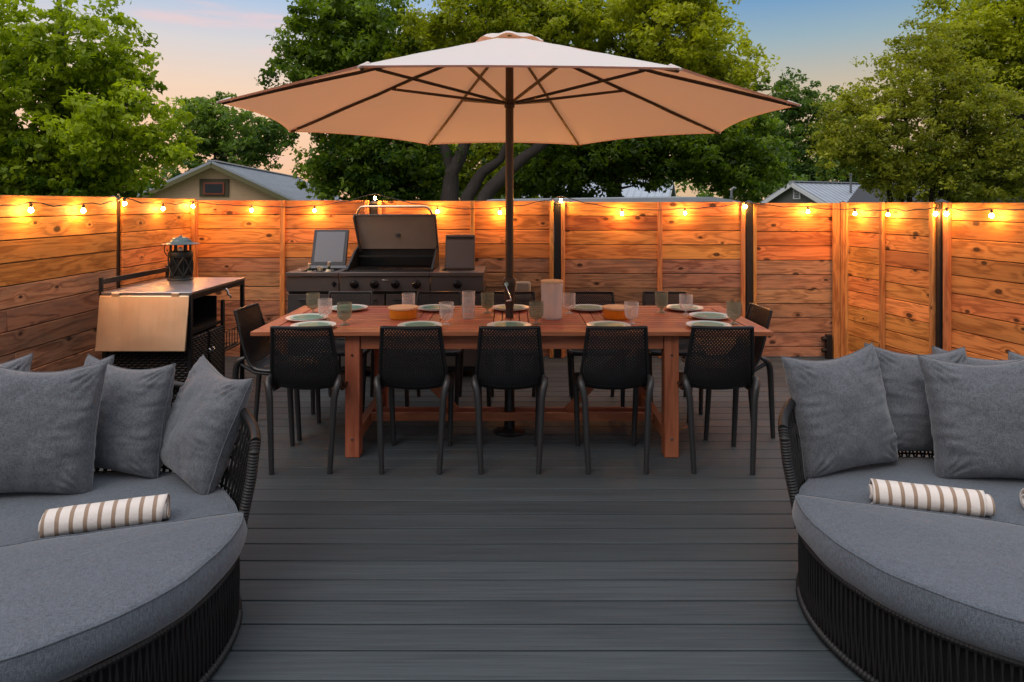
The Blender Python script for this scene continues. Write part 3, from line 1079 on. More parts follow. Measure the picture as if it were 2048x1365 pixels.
b = MB(); b.box((gx(771), -.006, .835), (.055, .008, .012)); b.build('badge', M['chrome'], q, bevel=.001)
# doors and drawers
for i, (x0, x1, z0, z1) in enumerate(((XL, X1, .50, .72), (XL, X1, .10, .49), (X1, (X1 + X2) / 2, .10, .72), ((X1 + X2) / 2, X2, .10, .72), (X2, XR, .50, .72), (X2, XR, .10, .49))):
    b = MB(); b.box(((x0 + x1) / 2, .028, (z0 + z1) / 2), (x1 - x0 - .014, .022, z1 - z0 - .01)); d = b.build('door', M['grill'], q, bevel=.003)
    h = MB(); h.tube([((x0 + x1) / 2 - .12, -.012, z1 - .045), ((x0 + x1) / 2 + .12, -.012, z1 - .045)], .008, 8)
    h.tube([((x0 + x1) / 2 - .11, .02, z1 - .045), ((x0 + x1) / 2 - .11, -.012, z1 - .045)], .006, 6); h.tube([((x0 + x1) / 2 + .11, .02, z1 - .045), ((x0 + x1) / 2 + .11, -.012, z1 - .045)], .006, 6)
    h.build('handle', M['grill_dark'], d)
for x in (XL + .08, X1, X2, XR - .08):
    for yy in (.08, .50):
        b = MB(); b.lathe([(.0001, 0), (.03, 0), (.03, .03), (.012, .04), (.012, .065)], 14, (x, yy, 0)); b.build('foot', M['grill_dark'], q)
# firebox
fx0, fx1 = gx(688), gx(864)
b = MB()
b.box(((fx0 + fx1) / 2, .555, 1.0), (fx1 - fx0, .02, .22))
for x, s in ((fx0, 1), (fx1, -1)):
    pl = [(.055, CT), (.555, CT), (.555, 1.11), (.36, 1.06), (.20, .985), (.055, .925)]
    vs = [(x, p[0], p[1]) for p in pl] + [(x + s * .018, p[0], p[1]) for p in pl]
    nn = len(pl)
    b.add(vs, [tuple(range(nn)), tuple(range(2 * nn - 1, nn - 1, -1))] + [(i, i + nn, (i + 1) % nn + nn, (i + 1) % nn) for i in range(nn)])
b.box(((fx0 + fx1) / 2, .30, .865), (fx1 - fx0 - .004, .49, .02))
b.build('firebox', M['firebox'], q, bevel=.002)
b = MB()
for x in np.arange(fx0 + .035, fx1 - .03, .022):
    b.tube([(x, .07, .912), (x, .53, .912)], .0045, 6)
b.tube([(fx0 + .02, .075, .907), (fx1 - .02, .075, .907)], .005, 6); b.tube([(fx0 + .02, .52, .907), (fx1 - .02, .52, .907)], .005, 6)
b.build('cooking_grate', M['firebox'], q)
b = MB(); b.box(((fx0 + fx1) / 2, .46, 1.005), (fx1 - fx0 - .06, .10, .012)); b.build('warming_rack', M['firebox'], q)
# hood: raised, we look at its inside
hd = MB()
hx0, hx1 = gx(701) * 1.035 - .0, gx(866) * 1.035
hy = .42
zt, zb = 1.372, 1.065
def hoodface(yo):
    return [(hx0, hy - .05 + yo, zt), (hx1, hy - .05 + yo, zt), (hx1 + .012, hy + .085 + yo, zb), (hx0 + .03, hy + .085 + yo, zb)]
fr = hoodface(0); bk = [Vector(p) + Vector((0, .10, .0)) for p in hoodface(0)]
hd.add(fr + bk, [(0, 1, 2, 3), (7, 6, 5, 4), (0, 4, 5, 1), (1, 5, 6, 2), (2, 6, 7, 3), (3, 7, 4, 0)])
ho = hd.build('hood', M['hood_in'], q, bevel=.004)
r = MB()
r.box(((hx0 + hx1) / 2, hy - .06, zt + .006), (hx1 - hx0 + .012, .05, .018))
for x, s in ((hx0, -1), (hx1, 1)):
    r.beam((x + s * .004, hy - .075, zt), (x + s * .004 + (.03 if s < 0 else .012), hy + .06, zb - .02), .014, .05, up=(0, 1, .3))
r.build('hood_edge', M['grill'], ho, bevel=.003)
r = MB(); r.tube([(hx0 + .025, hy - .065, zt + .01), (hx0 + .035, hy - .09, zt + .045), (hx0 + .065, hy - .10, zt + .078), (hx0 + .10, hy - .10, zt + .083), (hx1 - .10, hy - .10, zt + .083), (hx1 - .065, hy - .10, zt + .078), (hx1 - .035, hy - .09, zt + .045), (hx1 - .025, hy - .065, zt + .01)], .011, 12)
r.build('hood_handle', M['steel'], ho)
r = MB(); r.lathe([(.0001, .012), (.010, .012), (.012, .006), (.024, .005), (.026, 0)], 24)
g = r.build('thermometer', M['firebox'], ho); g.location = ((hx0 + hx1) / 2 + .015, hy + .025, 1.20); g.rotation_euler = (R(90) - .4, 0, 0)
# cooler lid
cl = MB()
cx0, cx1 = -1.80, -1.487
def lidbox(mb_, x0, x1, y0, z0, y1, z1, off, th, in0, in1):
    d = Vector((0, y1 - y0, z1 - z0)).normalized(); nrm = Vector((0, -d.z, d.y))
    a = Vector((0, y0, z0)) + d * in0 - nrm * 0; c_ = Vector((0, y1, z1)) - d * in1
    vs = []
    for o_ in (off, off - th):
        for (x, p) in ((x0, a), (x1, a), (x1, c_), (x0, c_)):
            vs.append(Vector((x, 0, 0)) + p + nrm * o_)
    mb_.add(vs, [(0, 1, 2, 3), (7, 6, 5, 4), (0, 4, 5, 1), (1, 5, 6, 2), (2, 6, 7, 3), (3, 7, 4, 0)])
lidbox(cl, cx0, cx1, .345, .93, .47, 1.245, 0, .03, 0, 0)
lo = cl.build('cooler_lid', M['lid_navy'], q, bevel=.004)
li = MB(); lidbox(li, cx0 + .028, cx1 - .028, .345, .93, .47, 1.245, .003, .006, .03, .022); li.build('lid_liner', M['lid_grey'], lo, bevel=.001)
li = MB(); lidbox(li, cx0 - .01, cx1 + .01, .335, .905, .345, .93, 0, .03, 0, 0); li.build('lid_hinge', M['lid_grey'], lo, bevel=.002)
# side burner lid
sl_ = MB(); sx0, sx1 = -.588, -.327
lidbox(sl_, sx0, sx1, .21, .91, .30, 1.205, 0, .035, 0, 0)
so = sl_.build('side_burner_lid', M['grill'], q, bevel=.005)
li = MB(); lidbox(li, sx0 + .012, sx1 - .012, .21, .91, .30, 1.205, .003, .006, .01, .05); li.build('lid_liner', M['side_lid'], so, bevel=.001)
li = MB(); lidbox(li, sx0 + .012, sx1 - .012, .21, .91, .30, 1.205, .003, .006, .27, .018); li.build('lid_gap', M['firebox'], so, bevel=.001)
b = MB(); b.box((-.45, .27, .893), (.25, .26, .012)); b.build('side_burner', M['firebox'], q, bevel=.002)
# cooler well and ice
b = MB(); b.box(((XL + X1) / 2 + .02, .205, .885), (X1 - XL - .16, .30, .006)); b.build('cooler_well', M['dark'], q)
b = MB(); random.seed(5)
for i in range(90):
    b.box((random.uniform(XL + .115, X1 - .07), random.uniform(.065, .345), .866 + random.uniform(0, .010)), (.022, .022, .022), Matrix.Rotation(random.uniform(0, 3), 3, Vector((random.random(), random.random(), 1)).normalized()))
io = b.build('ice', M['ice'], bevel=.003)
io.location = (0, GY, 0); io['kind'] = 'stuff'; tag(io, 'heap of ice cubes in the open cooler', 'ice')
BOT = [(.0001, 0), (.029, 0), (.031, .004), (.031, .11), (.028, .13), (.015, .16), (.0125, .18), (.0125, .212), (.0145, .214), (.0145, .226), (.0001, .227)]
bm_ = MB(); bm_.lathe(BOT, 20)
for i, (px, py, tilt, lb) in enumerate(((597, 539, -34, 'green beer bottle lying tilted at the left edge of the cooler'), (619, 527, 3, 'green beer bottle with a pale label standing in the cooler, left of centre'),
                             (636, 533, -16, 'green beer bottle leaning left in the middle of the cooler'), (644, 534, 18, 'green beer bottle leaning right in the middle of the cooler'),
                             (659, 524, 8, 'tallest beer bottle at the right end of the cooler'))):
    Y = 5.93 + (i % 2) * .04
    top = at(px, py, Y)
    bo = thing('beer_bottle', lb, 'bottle', (0, 0, 0), 0, 'beer bottles in the cooler')
    mm = Matrix.Rotation(R(tilt), 3, 'Y')
    bo.rotation_euler = (R(6), R(tilt), 0)
    bo.location = top - (bo.rotation_euler.to_matrix() @ Vector((0, 0, .227)))
    if i == 0:
        g = bm_.build('glass', M['bottle'], bo); gm = g.data
        f_ = MB(); f_.lathe([(.0132, .185), (.0132, .2125), (.0152, .2135), (.0152, .2265), (.0001, .2275)], 18); f0 = f_.build('cap', M['foil'], bo)
        p_ = MB(); p_.lathe([(.0135, .165), (.0315, .128), (.0315, .05)], 18, close=False); l0 = p_.build('bottle_label', M['paper'], bo)
    else:
        for o0 in (g, f0, l0):
            c0 = o0.copy(); COL.objects.link(c0); c0.parent = bo

# ------------------------------------------------------------------ serving cart on the left
CY0, CY1, CXL, CXR, CZ = 4.46, 5.36, -2.685, -2.095, .902
ca = thing('serving_cart', 'black outdoor bar cart with steel top, hanging drop leaf and woven doors', 'bar cart')
b = MB(); b.box(((CXL + CXR) / 2, (CY0 + CY1) / 2, CZ - .009), (CXR - CXL, CY1 - CY0, .018)); b.build('counter', M['topsteel'], ca, bevel=.003)
b = MB()
fr_ = .028
for x in (CXL + .016, CXR - .016):
    for yy in (CY0 + .018, CY1 - .018):
        b.box((x, yy, (CZ - .02) / 2), (fr_, fr_, CZ - .02))
    b.box((x, (CY0 + CY1) / 2, CZ - .036), (fr_ - .004, CY1 - CY0 - .065, .032))
    b.box((x, (CY0 + CY1) / 2, .10), (fr_ - .004, CY1 - CY0 - .065, .03))
for yy in (CY0 + .018, CY1 - .018):
    b.box(((CXL + CXR) / 2, yy, CZ - .036), (CXR - CXL - .065, fr_ - .004, .032)); b.box(((CXL + CXR) / 2, yy, .10), (CXR - CXL - .065, fr_ - .004, .03))
b.box((CXR - .016, 4.98, .45), (fr_ - .006, .03, .66))
b.build('frame', M['blackmetal'], ca, bevel=.003)
b = MB()
b.box((CXL - .012, CY0 + .02, CZ + .03), (.022, .02, .13)); b.box((CXL - .012, CY1 - .02, CZ + .03), (.022, .02, .13))
b.box((CXL - .012, (CY0 + CY1) / 2, CZ + .065), (.018, CY1 - CY0 - .06, .036))
b.build('back_rail', M['blackmetal'], ca, bevel=.002)
# drop leaf
dl = MB()
z1_, z0_ = CZ - .022, .527
dl.add([(CXL - .005, CY0 - .012, z1_), (CXR - .012, CY0 - .012, z1_), (CXR - .012, CY0 - .062, z0_), (CXL - .005, CY0 - .062, z0_),
        (CXL - .005, CY0 + .0, z1_), (CXR - .012, CY0 + .0, z1_), (CXR - .012, CY0 - .048, z0_), (CXL - .005, CY0 - .048, z0_)],
       [(0, 1, 2, 3), (7, 6, 5, 4), (0, 4, 5, 1), (1, 5, 6, 2), (2, 6, 7, 3), (3, 7, 4, 0)])
dlo = dl.build('drop_leaf', M['steel'], ca, bevel=.004)
for x in (CXL + .10, CXR - .10):
    h = MB(); h.box((x, CY0 - .010, CZ - .014), (.05, .012, .022)); h.build('hinge', M['steel'], dlo, bevel=.002)
# shelf, sides
b = MB(); b.box(((CXL + CXR) / 2, 4.72, .625), (CXR - CXL - .03, .50, .02)); b.build('shelf', M['blackmetal'], ca)
b = MB(); b.box(((CXL + CXR) / 2, 4.72, .12), (CXR - CXL - .03, .50, .016)); b.build('shelf', M['blackmetal'], ca)
b = MB(); b.box(((CXL + CXR) / 2, 4.72, .64), (.5, .44, .02)); 
for i in range(10):
    b.tube([(CXR - .03, 4.50 + i * .045, .66), (CXR - .16, 4.50 + i * .045, .66)], .006, 6)
b.build('bottle_rack', M['blackmetal'], ca)


def weave(w, h, name, parent, origin, ux, nrm, step=.022):
    """basket weave panel: over-under bands, w along ux, h along z"""
    b_ = MB(); ux = Vector(ux); nrm = Vector(nrm); o_ = Vector(origin)
    nu, nv = int(w / step), int(h / (step * .75))
    for i in range(nu + 1):
        ps = []
        for j in range(nv * 2 + 1):
            s_ = math.sin(PI * (j / 2 + i)) if False else (1 if (i + j // 2) % 2 else -1)
            ps.append(o_ + ux * (w * i / nu) + Vector((0, 0, h * j / (nv * 2))) + nrm * (.0035 * s_))
        b_.tube(ps, .004, 5, flat=1)
    for j in range(nv + 1):
        ps = []
        for i in range(nu * 2 + 1):
            s_ = -1 if (i // 2 + j) % 2 else 1
            ps.append(o_ + ux * (w * i / (nu * 2)) + Vector((0, 0, h * j / nv)) + nrm * (.004 * s_))
        b_.tube(ps, .0062, 5)
    return b_.build(name, M['rope'], parent)


for y0_ in (4.49, 4.745):
    dr = MB(); dr.box((CXR - .022, y0_ + .115, .365), (.012, .235, .47)); do = dr.build('door', M['dark'], ca, bevel=.002)
    weave(.215, .45, 'door_weave', do, (CXR - .012, y0_ + .008, .14), (0, 1, 0), (1, 0, 0))
    h = MB()
    for zz in (.47,):
        h.tube([(CXR + .006, y0_ + (.215 if y0_ < 4.6 else .02), zz - .012), (CXR + .018, y0_ + (.215 if y0_ < 4.6 else .02), zz), (CXR + .006, y0_ + (.215 if y0_ < 4.6 else .02), zz + .012)], .005, 8)
    h.build('handle', M['chrome'], do)
weave(CXR - CXL - .06, .72, 'end_weave', ca, (CXL + .03, CY0 + .022, .12), (1, 0, 0), (0, -1, 0))
b = MB(); b.box(((CXL + CXR) / 2, CY0 + .045, .46), (CXR - CXL - .06, .01, .72)); b.build('end_panel', M['dark'], ca)
b = MB(); b.box((CXL + .022, 4.91, .46), (.01, .82, .70)); b.build('rear_panel', M['dark'], ca)
b = MB(); b.box((CXL + .28, 4.975, .46), (.50, .012, .70)); b.build('divider', M['dark'], ca)
b = MB()
b.tube([(CXR - .002, 5.0, .855), (CXR + .012, 5.0, .845), (CXR + .016, 5.0, .815), (CXR + .03, 5.01, .805), (CXR + .03, 5.015, .79)], [.010, .009, .008, .008, .007], 10)
b.build('bottle_opener', M['chrome'], ca)
b = MB()
for i in range(9):
    b.tube([(CXL + .05 + i * .06, 5.02, .40), (CXL + .05 + i * .06, 5.33, .40)], .004, 6); 
for zz in (.40, .52):
    b.tube([(CXR - .05, 5.02, zz), (CXR - .05, 5.33, zz)], .004, 6)
for i in range(7):
    b.tube([(CXR - .05, 5.03 + i * .05, .40), (CXR - .05, 5.03 + i * .05, .52)], .003, 6)
b.box(((CXL + CXR) / 2, 5.17, .39), (CXR - CXL - .05, .32, .01))
b.build('wire_basket', M['blackmetal'], ca)

# lantern
ln = thing('patina_lantern', 'round metal lantern with green patina cap and lattice body on the cart', 'lantern', (-2.52, 5.19, CZ + .001)); ln.scale = (.93, .93, 1)
b = MB(); b.lathe([(.0001, 0), (.098, 0), (.10, .006), (.094, .014), (.090, .016), (.090, .034), (.0001, .034)], 36); b.build('base', M['lantern'], ln)
b = MB(); b.lathe([(.086, .17), (.092, .172), (.094, .18), (.094, .205), (.088, .215), (.070, .222), (.060, .222)], 36, close=False); b.build('collar', M['lantern'], ln)
b = MB()
NL = 7
for k in range(NL):
    for s in (-1, 1):
        for h0 in (.034, .103):
            ps = []
            for qv in range(7):
                a = 2 * PI / NL * (k + s * qv / 6 * .5 + (.5 if h0 > .05 else 0)); ps.append((.0905 * math.cos(a), .0905 * math.sin(a), h0 + .069 * qv / 6))
            b.tube(ps, .0065, 6)
    a = 2 * PI / NL * k
    b.tube([(.0905 * math.cos(a), .0905 * math.sin(a), .03), (.0905 * math.cos(a), .0905 * math.sin(a), .175)], .004, 6)
b.build('lattice', M['lantern'], ln)
b = MB(); b.lathe([(.080, .03), (.080, .172)], 30, close=False); b.build('liner', M['dark'], ln)
for k in range(6):
    b = MB(); a = PI / 6 + k * PI / 3; b.tube([(.072 * math.cos(a), .072 * math.sin(a), .218), (.072 * math.cos(a), .072 * math.sin(a), .280)], .010, 8)
    b.build('post', M['lantern'], ln)
b = MB(); b.lathe([(.050, .275), (.10, .272), (.143, .270), (.146, .273), (.120, .279), (.092, .286), (.084, .291), (.078, .302), (.062, .314), (.038, .322), (.014, .326), (.010, .334), (.006, .338), (.0001, .339)], 40); b.build('cap', M['patina'], ln)
b = MB(); b.lathe([(.0001, .17), (.020, .17), (.020, .245), (.008, .25), (.0001, .25)], 16); b.build('candle', M['candle'], ln)
b = MB(); b.tube([(-.115, -.01, .272), (-.128, -.012, .245), (-.125, -.012, .21), (-.105, -.008, .18), (-.094, -.005, .178)], .004, 8); b.build('handle', M['lantern'], ln)

# ------------------------------------------------------------------ daybeds
def half_outline(Rr, side, inset=0.0, n=40, back=0.0):
    """half disc; side=-1 towards the camera, +1 away; the straight edge at y=back*side"""
    pts_ = []
    r = Rr - inset
    for i in range(n + 1):
        a = PI * i / n
        pts_.append((r * math.cos(a), side * max(r * math.sin(a), 0.0)))
    pts_[0] = (r, side * (back + inset)); pts_[-1] = (-r, side * (back + inset))
    e = [(r - 2 * r * k / 14, side * (back + inset)) for k in range(1, 14)]
    poly = pts_ + [(-x, y_) for x, y_ in e]
    for _ in range(3):
        q_ = []
        for i in range(len(poly)):
            a, c_ = Vector(poly[i]), Vector(poly[(i + 1) % len(poly)])
            if (a - c_).length < .012:
                q_.append(tuple((a + c_) / 2)); continue
            q_.append(tuple(a * .75 + c_ * .25)); q_.append(tuple(a * .25 + c_ * .75))
        poly = q_
    # resample evenly
    P_ = [Vector(p) for p in poly]
    L = [0]
    for i in range(len(P_)):
        L.append(L[-1] + (P_[(i + 1) % len(P_)] - P_[i]).length)
    N = 120; out = []; j = 0
    for i in range(N):
        d = L[-1] * i / N
        while L[j + 1] < d:
            j += 1
        f_ = (d - L[j]) / max(1e-9, L[j + 1] - L[j])
        out.append(P_[j].lerp(P_[(j + 1) % len(P_)], f_))
    return out


def cushion(name, parent, Rr, side, z0, z1, seed, mat, sag=0.0):
    base = half_outline(Rr, side, 0.0, back=.004)
    cen = Vector((0, side * Rr * .42))
    N = len(base)
    h = z1 - z0
    rings = [(.06, 0), (.012, .004), (0, h * .18), (-.010, h * .45), (-.004, h * .75), (.002, h * .90), (.006, h), (.030, h + .004)]
    lv = [(p, i) for i, p in enumerate(base)]
    nr = []
    for i in range(N):
        a, c_ = base[i - 1], base[(i + 1) % N]
        d = (c_ - a).normalized(); nv_ = Vector((-d.y, d.x))
        if nv_.dot(cen - base[i]) < 0:
            nv_ = -nv_
        nr.append(nv_)
    b_ = MB(); vs = []
    for ins, z in rings:
        for i in range(N):
            p = base[i] + nr[i] * ins
            w_ = fbm((p.x, p.y, z0 + z * 2 + seed), 5.5) * .006 + fbm((p.x, p.y, z + seed), 2.2) * .006
            p = p - nr[i] * w_
            zz = z0 + z + (fbm((p.x, p.y, seed + 9), 4) * .004 if z > h * .6 else 0)
            vs.append((p.x, p.y, zz))
    for sc_, up_ in ((.86, .008), (.68, .011), (.45, .013), (.2, .014)):
        for i in range(N):
            p = cen + (base[i] + nr[i] * .035 - cen) * sc_
            zz = z0 + h + up_ - sag * (1 - sc_) + fbm((p.x, p.y, seed + 9), 4) * .005 + fbm((p.x, p.y, seed), 14) * .0014
            vs.append((p.x, p.y, zz))
    nrg = len(rings) + 4
    fs = []
    for k_ in range(nrg - 1):
        for i in range(N):
            j_ = (i + 1) % N
            fs.append((k_ * N + i, k_ * N + j_, (k_ + 1) * N + j_, (k_ + 1) * N + i))
    fs.append(tuple(range(N))); vs.append((cen.x, cen.y, z0 + h + .014 - sag))
    ci = len(vs) - 1
    for i in range(N):
        fs.append(((nrg - 1) * N + i, (nrg - 1) * N + (i + 1) % N, ci))
    b_.add(vs, fs)
    o_ = b_.build(name, mat, parent, angle=70)
    pp = MB(); pp.tube([Vector((vs[6 * N + i][0], vs[6 * N + i][1], vs[6 * N + i][2] + .001)) for i in range(N)], .0028, 6, closed=True)
    pp.build('piping', mat, o_)
    return o_


def arc(Rr, side, a0=0.0, a1=PI, z=0.0, n=48):
    return [(Rr * math.cos(a0 + (a1 - a0) * i / n), side * Rr * math.sin(a0 + (a1 - a0) * i / n), z) for i in range(n + 1)]


def wrapped(path, r, wraps, amp=.10, seg=8):
    P_ = [Vector(p) for p in path]
    L = [0]
    for a, c_ in zip(P_[:-1], P_[1:]):
        L.append(L[-1] + (c_ - a).length)
    out, rs = [], []; j = 0
    for i in range(wraps * 2 + 1):
        d = L[-1] * i / (wraps * 2)
        while j < len(P_) - 2 and L[j + 1] < d:
            j += 1
        out.append(P_[j].lerp(P_[j + 1], (d - L[j]) / max(1e-9, L[j + 1] - L[j]))); rs.append(r * (1 + amp * (1 if i % 2 else -1)))
    return out, rs


def strands(Rr, side, z0, z1, n, seed, r=.0029, Rt=None):
    random.seed(seed); b_ = MB()
    for i in range(n):
        a = PI * (i + .5) / n
        for s_ in (-1, 1):
            da = s_ * .018 + random.uniform(-.004, .004)
            p0 = (Rr * math.cos(a), side * Rr * math.sin(a), z0)
            a2 = a + da; R2 = (Rt or Rr)
            p1 = (R2 * math.cos(a2), side * R2 * math.sin(a2), z1)
            pm = tuple((x + y_) / 2 for x, y_ in zip(p0, p1)); k_ = 1 + .004 * s_
            b_.tube([p0, (pm[0] * k_, pm[1] * k_, pm[2]), p1], r, 5)
    return b_


BR = .665
SEATZ = .372


def daybed(cx, cy, rz, side_name, other):
    # half-moon footstool
    ot = thing('half_moon_footstool', f'half-moon grey footstool with black rope sides {side_name}', 'footstool', (cx, cy, 0), rz, 'half-moon footstools')
    strands(BR, -1, .03, .268, 104, 4).build('rope_sides', M['rope'], ot)
    b_ = MB(); b_.grid(49, 2, lambda i, j: Vector(arc(BR - .028, -1)[i]) + Vector((0, 0, .015 + .235 * j))); b_.grid(2, 2, lambda i, j: ((i * 2 - 1) * (BR - .03), -.006, .015 + j * .235)); b_.build('liner', M['dark'], ot)
    b_ = MB(); pth, rs = wrapped(arc(BR, -1, z=.270), .013, 190); b_.tube(pth, rs, 8); b_.tube([(-BR, -.004, .270), (BR, -.004, .270)], .012, 8); b_.build('top_rail', M['rope'], ot)
    b_ = MB(); pth, rs = wrapped(arc(BR, -1, z=.022), .013, 150, .2); b_.tube(pth, rs, 8); b_.build('bottom_rail', M['rope'], ot)
    cushion('cushion', ot, BR + .022, -1, .276, .384, cx, M['cushion'])
    # curved sofa
    sf = thing('curved_loveseat', f'half-round loveseat with black woven back {side_name}', 'loveseat', (cx, cy, 0), rz, 'curved loveseats')
    strands(BR, 1, .03, .268, 84, 6).build('rope_sides', M['rope'], sf)
    b_ = MB(); b_.grid(49, 2, lambda i, j: Vector(arc(BR - .028, 1)[i]) + Vector((0, 0, .015 + .235 * j))); b_.grid(2, 2, lambda i, j: ((i * 2 - 1) * (BR - .03), .006, .015 + j * .235)); b_.build('liner', M['dark'], sf)
    b_ = MB(); b_.tube(arc(BR, 1, z=.270), .013, 8); b_.tube(arc(BR, 1, z=.022), .013, 8); b_.tube([(-BR, .004, .270), (BR, .004, .270)], .012, 8); b_.build('seat_frame', M['blackmetal'], sf)
    cushion('seat_cushion', sf, BR + .004, 1, .276, .358, cx + 5, M['cushion'])
    def rail(a):
        s_ = math.sin(a)
        rr = BR + .055 + .055 * s_
        return Vector((rr * math.cos(a), rr * math.sin(a), .60 + .105 * s_ ** .9))
    b_ = MB(); b_.tube([rail(.06 + (PI - .12) * i / 60) for i in range(61)], .0185, 12, flat=1.0); b_.build('top_rail', M['blackmetal'], sf)
    for s_ in (0, 1):
        a_ = .06 if s_ == 0 else PI - .06
        e = rail(a_); sg = 1 if s_ == 0 else -1
        base = Vector((sg * (BR - .002), .012, .25))
        b_ = MB(); pth, rs = wrapped([e, e + Vector((sg * -.004, -.022, -.03)), e.lerp(base, .35) + Vector((sg * .006, -.012, 0)), e.lerp(base, .75) + Vector((0, -.002, 0)), base], .0185, 34, .09, 10)
        b_.tube(pth, rs, 10); b_.build('arm_post', M['rope'], sf)
    b_ = MB(); random.seed(8)
    nn = 66
    for i in range(nn):
        a = .09 + (PI - .18) * i / (nn - 1)
        for s_ in (-1, 1):
            a2 = min(PI - .07, max(.07, a + s_ * .11))
            t0 = rail(a2); p0 = Vector((BR * math.cos(a), BR * math.sin(a), .25))
            pm = p0.lerp(t0, .5) * 1.0; pm.x *= 1 + .006 * s_; pm.y *= 1 + .006 * s_
            b_.tube([p0, pm, t0], .0048, 5)
    for h_ in (.12, .26, .40, .54, .68, .82):
        ps = []
        for i in range(41):
            a = .08 + (PI - .16) * i / 40
            ps.append(Vector((BR * math.cos(a), BR * math.sin(a), .25)).lerp(rail(a), h_))
        b_.tube(ps, .005, 5)
    b_.build('woven_back', M['rope'], sf)
    return ot, sf


daybed(-1.60, 2.205, R(20.4), 'in the left foreground', 1)
daybed(1.712, 2.352, R(-20.0), 'in the right foreground', 2)


def pillow(label, loc, yaw, lean, roll, w=.45, h=.46, th=.19, seed=0, droop=.03, group='grey scatter pillows on the daybeds'):
    N = 61
    b_ = MB()
    def sheet(sgn):
        def fn(i, j):
            u = i / (N - 1) * 2 - 1; v = j / (N - 1) * 2 - 1
            x = u * w / 2 * (1 - .062 * (1 - v * v) ** 1.3); z = v * h / 2 * (1 - .062 * (1 - u * u) ** 1.3)
            q_ = max(0.0, (1 - u * u) * (1 - v * v))
            t_ = th / 2 * q_ ** .37
            # belly sits a little low
            t_ *= 1 - .16 * v
            crease = 0.0
            ang = math.atan2(abs(v) - 1.05, abs(u) - 1.05)
            dcor = math.hypot(abs(u) - 1, abs(v) - 1)
            crease += .011 * math.sin(ang * 22 + seed * 3 + sgn + 2.5 * dcor) * math.exp(-((dcor - .22) / .2) ** 2)
            crease += .014 * abs(mnoise.noise(Vector((u * 1.6 + seed * 7.1, v * 6.5, sgn * 3 + seed)))) * (abs(u) ** 1.5) * 1.6
            crease += .008 * mnoise.noise(Vector((u * 5 + seed, v * 2.2 + 7, seed + sgn))) * (abs(v) ** 1.5)
            lump = .010 * fbm((u * 1.4 + seed, v * 1.4, sgn), 1.2)
            dz = -droop * (1 - u * u) * max(0, v) ** 2
            y_ = sgn * (t_ + (crease + lump) * min(1, q_ * 5))
            if q_ <= 1e-9:
                y_ = 0
            z2 = max(z + dz, -h / 2)
            return Vector((x + .006 * fbm((seed, v * 2, u), 1.5), y_ + .02 * (v * v) * .3, z2 + h / 2))
        return fn
    b_.grid(N, N, sheet(-1)); b_.grid(N, N, sheet(1), flip=True)
    bm = bmesh.new(); me = bpy.data.meshes.new('tmp'); me.from_pydata(b_.v, [], b_.f); bm.from_mesh(me)
    bmesh.ops.remove_doubles(bm, verts=bm.verts, dist=.0004)
    b2 = MB(); bm.verts.index_update()
    b2.add([v_.co.copy() for v_ in bm.verts], [[v_.index for v_ in f_.verts] for f_ in bm.faces]); bm.free(); bpy.data.meshes.remove(me)
    o_ = b2.build('scatter_pillow', M['pillow'], angle=75)
    pp = MB()
    edge = [sheet(-1)(i, 0) for i in range(N)] + [sheet(-1)(N - 1, j) for j in range(1, N)] + [sheet(-1)(i, N - 1) for i in range(N - 2, -1, -1)] + [sheet(-1)(0, j) for j in range(N - 2, 0, -1)]
    pp.tube(edge, .0026, 5, closed=True); pp.build('seam', M['pillow'], o_)
    rot = Matrix.Rotation(yaw, 4, 'Z') @ Matrix.Rotation(roll, 4, 'Y') @ Matrix.Rotation(-lean, 4, 'X')
    o_.matrix_world = Matrix.Translation(loc) @ rot
    tag(o_, label, 'pillow', group)
    return o_


PZ = SEATZ - .008
# left daybed
pillow('big grey pillow at the left edge of the photo, nearest on the left daybed', (-1.865, 2.60, PZ), R(6), R(11), R(2), h=.505, w=.49, seed=1)
pillow('grey pillow on the left daybed, half behind the biggest one', (-1.66, 2.82, PZ + .005), R(-14), R(11), R(2), seed=2)
pillow('grey pillow turned sideways against the right arm of the left daybed', (-1.345, 2.77, PZ), R(-43), R(22), R(3), w=.47, h=.465, seed=3)
pillow('grey-blue pillow peeking over the back at the far left of the left daybed', (-2.16, 2.70, PZ + .03), R(40), R(16), R(0), seed=4)
pillow('grey-blue pillow hidden behind others on the left daybed, only its top corner showing', (-1.90, 2.84, PZ + .02), R(15), R(10), R(-4), seed=5, h=.43)
# right daybed
pillow('grey pillow leaning on the left arm of the right daybed', (1.425, 2.85, PZ), R(15), R(12), R(-4), w=.46, h=.50, seed=6)
pillow('grey pillow on the right daybed, wedged between two nearer pillows', (1.80, 3.00, PZ + .015), R(4), R(9), R(3), w=.47, h=.47, seed=7)
pillow('big grey pillow at the right edge of the photo, nearest on the right daybed', (1.965, 2.74, PZ), R(-8), R(15), R(-2), w=.48, h=.50, seed=8)
pillow('grey pillow behind the nearest one on the right daybed, only its top edge showing', (2.12, 3.02, PZ + .02), R(-14), R(9), R(2), seed=9, h=.44)
pillow('grey pillow at the far right of the right daybed, cut by the photo edge', (2.36, 2.86, PZ + .03), R(-42), R(16), R(-2), seed=10, h=.44)


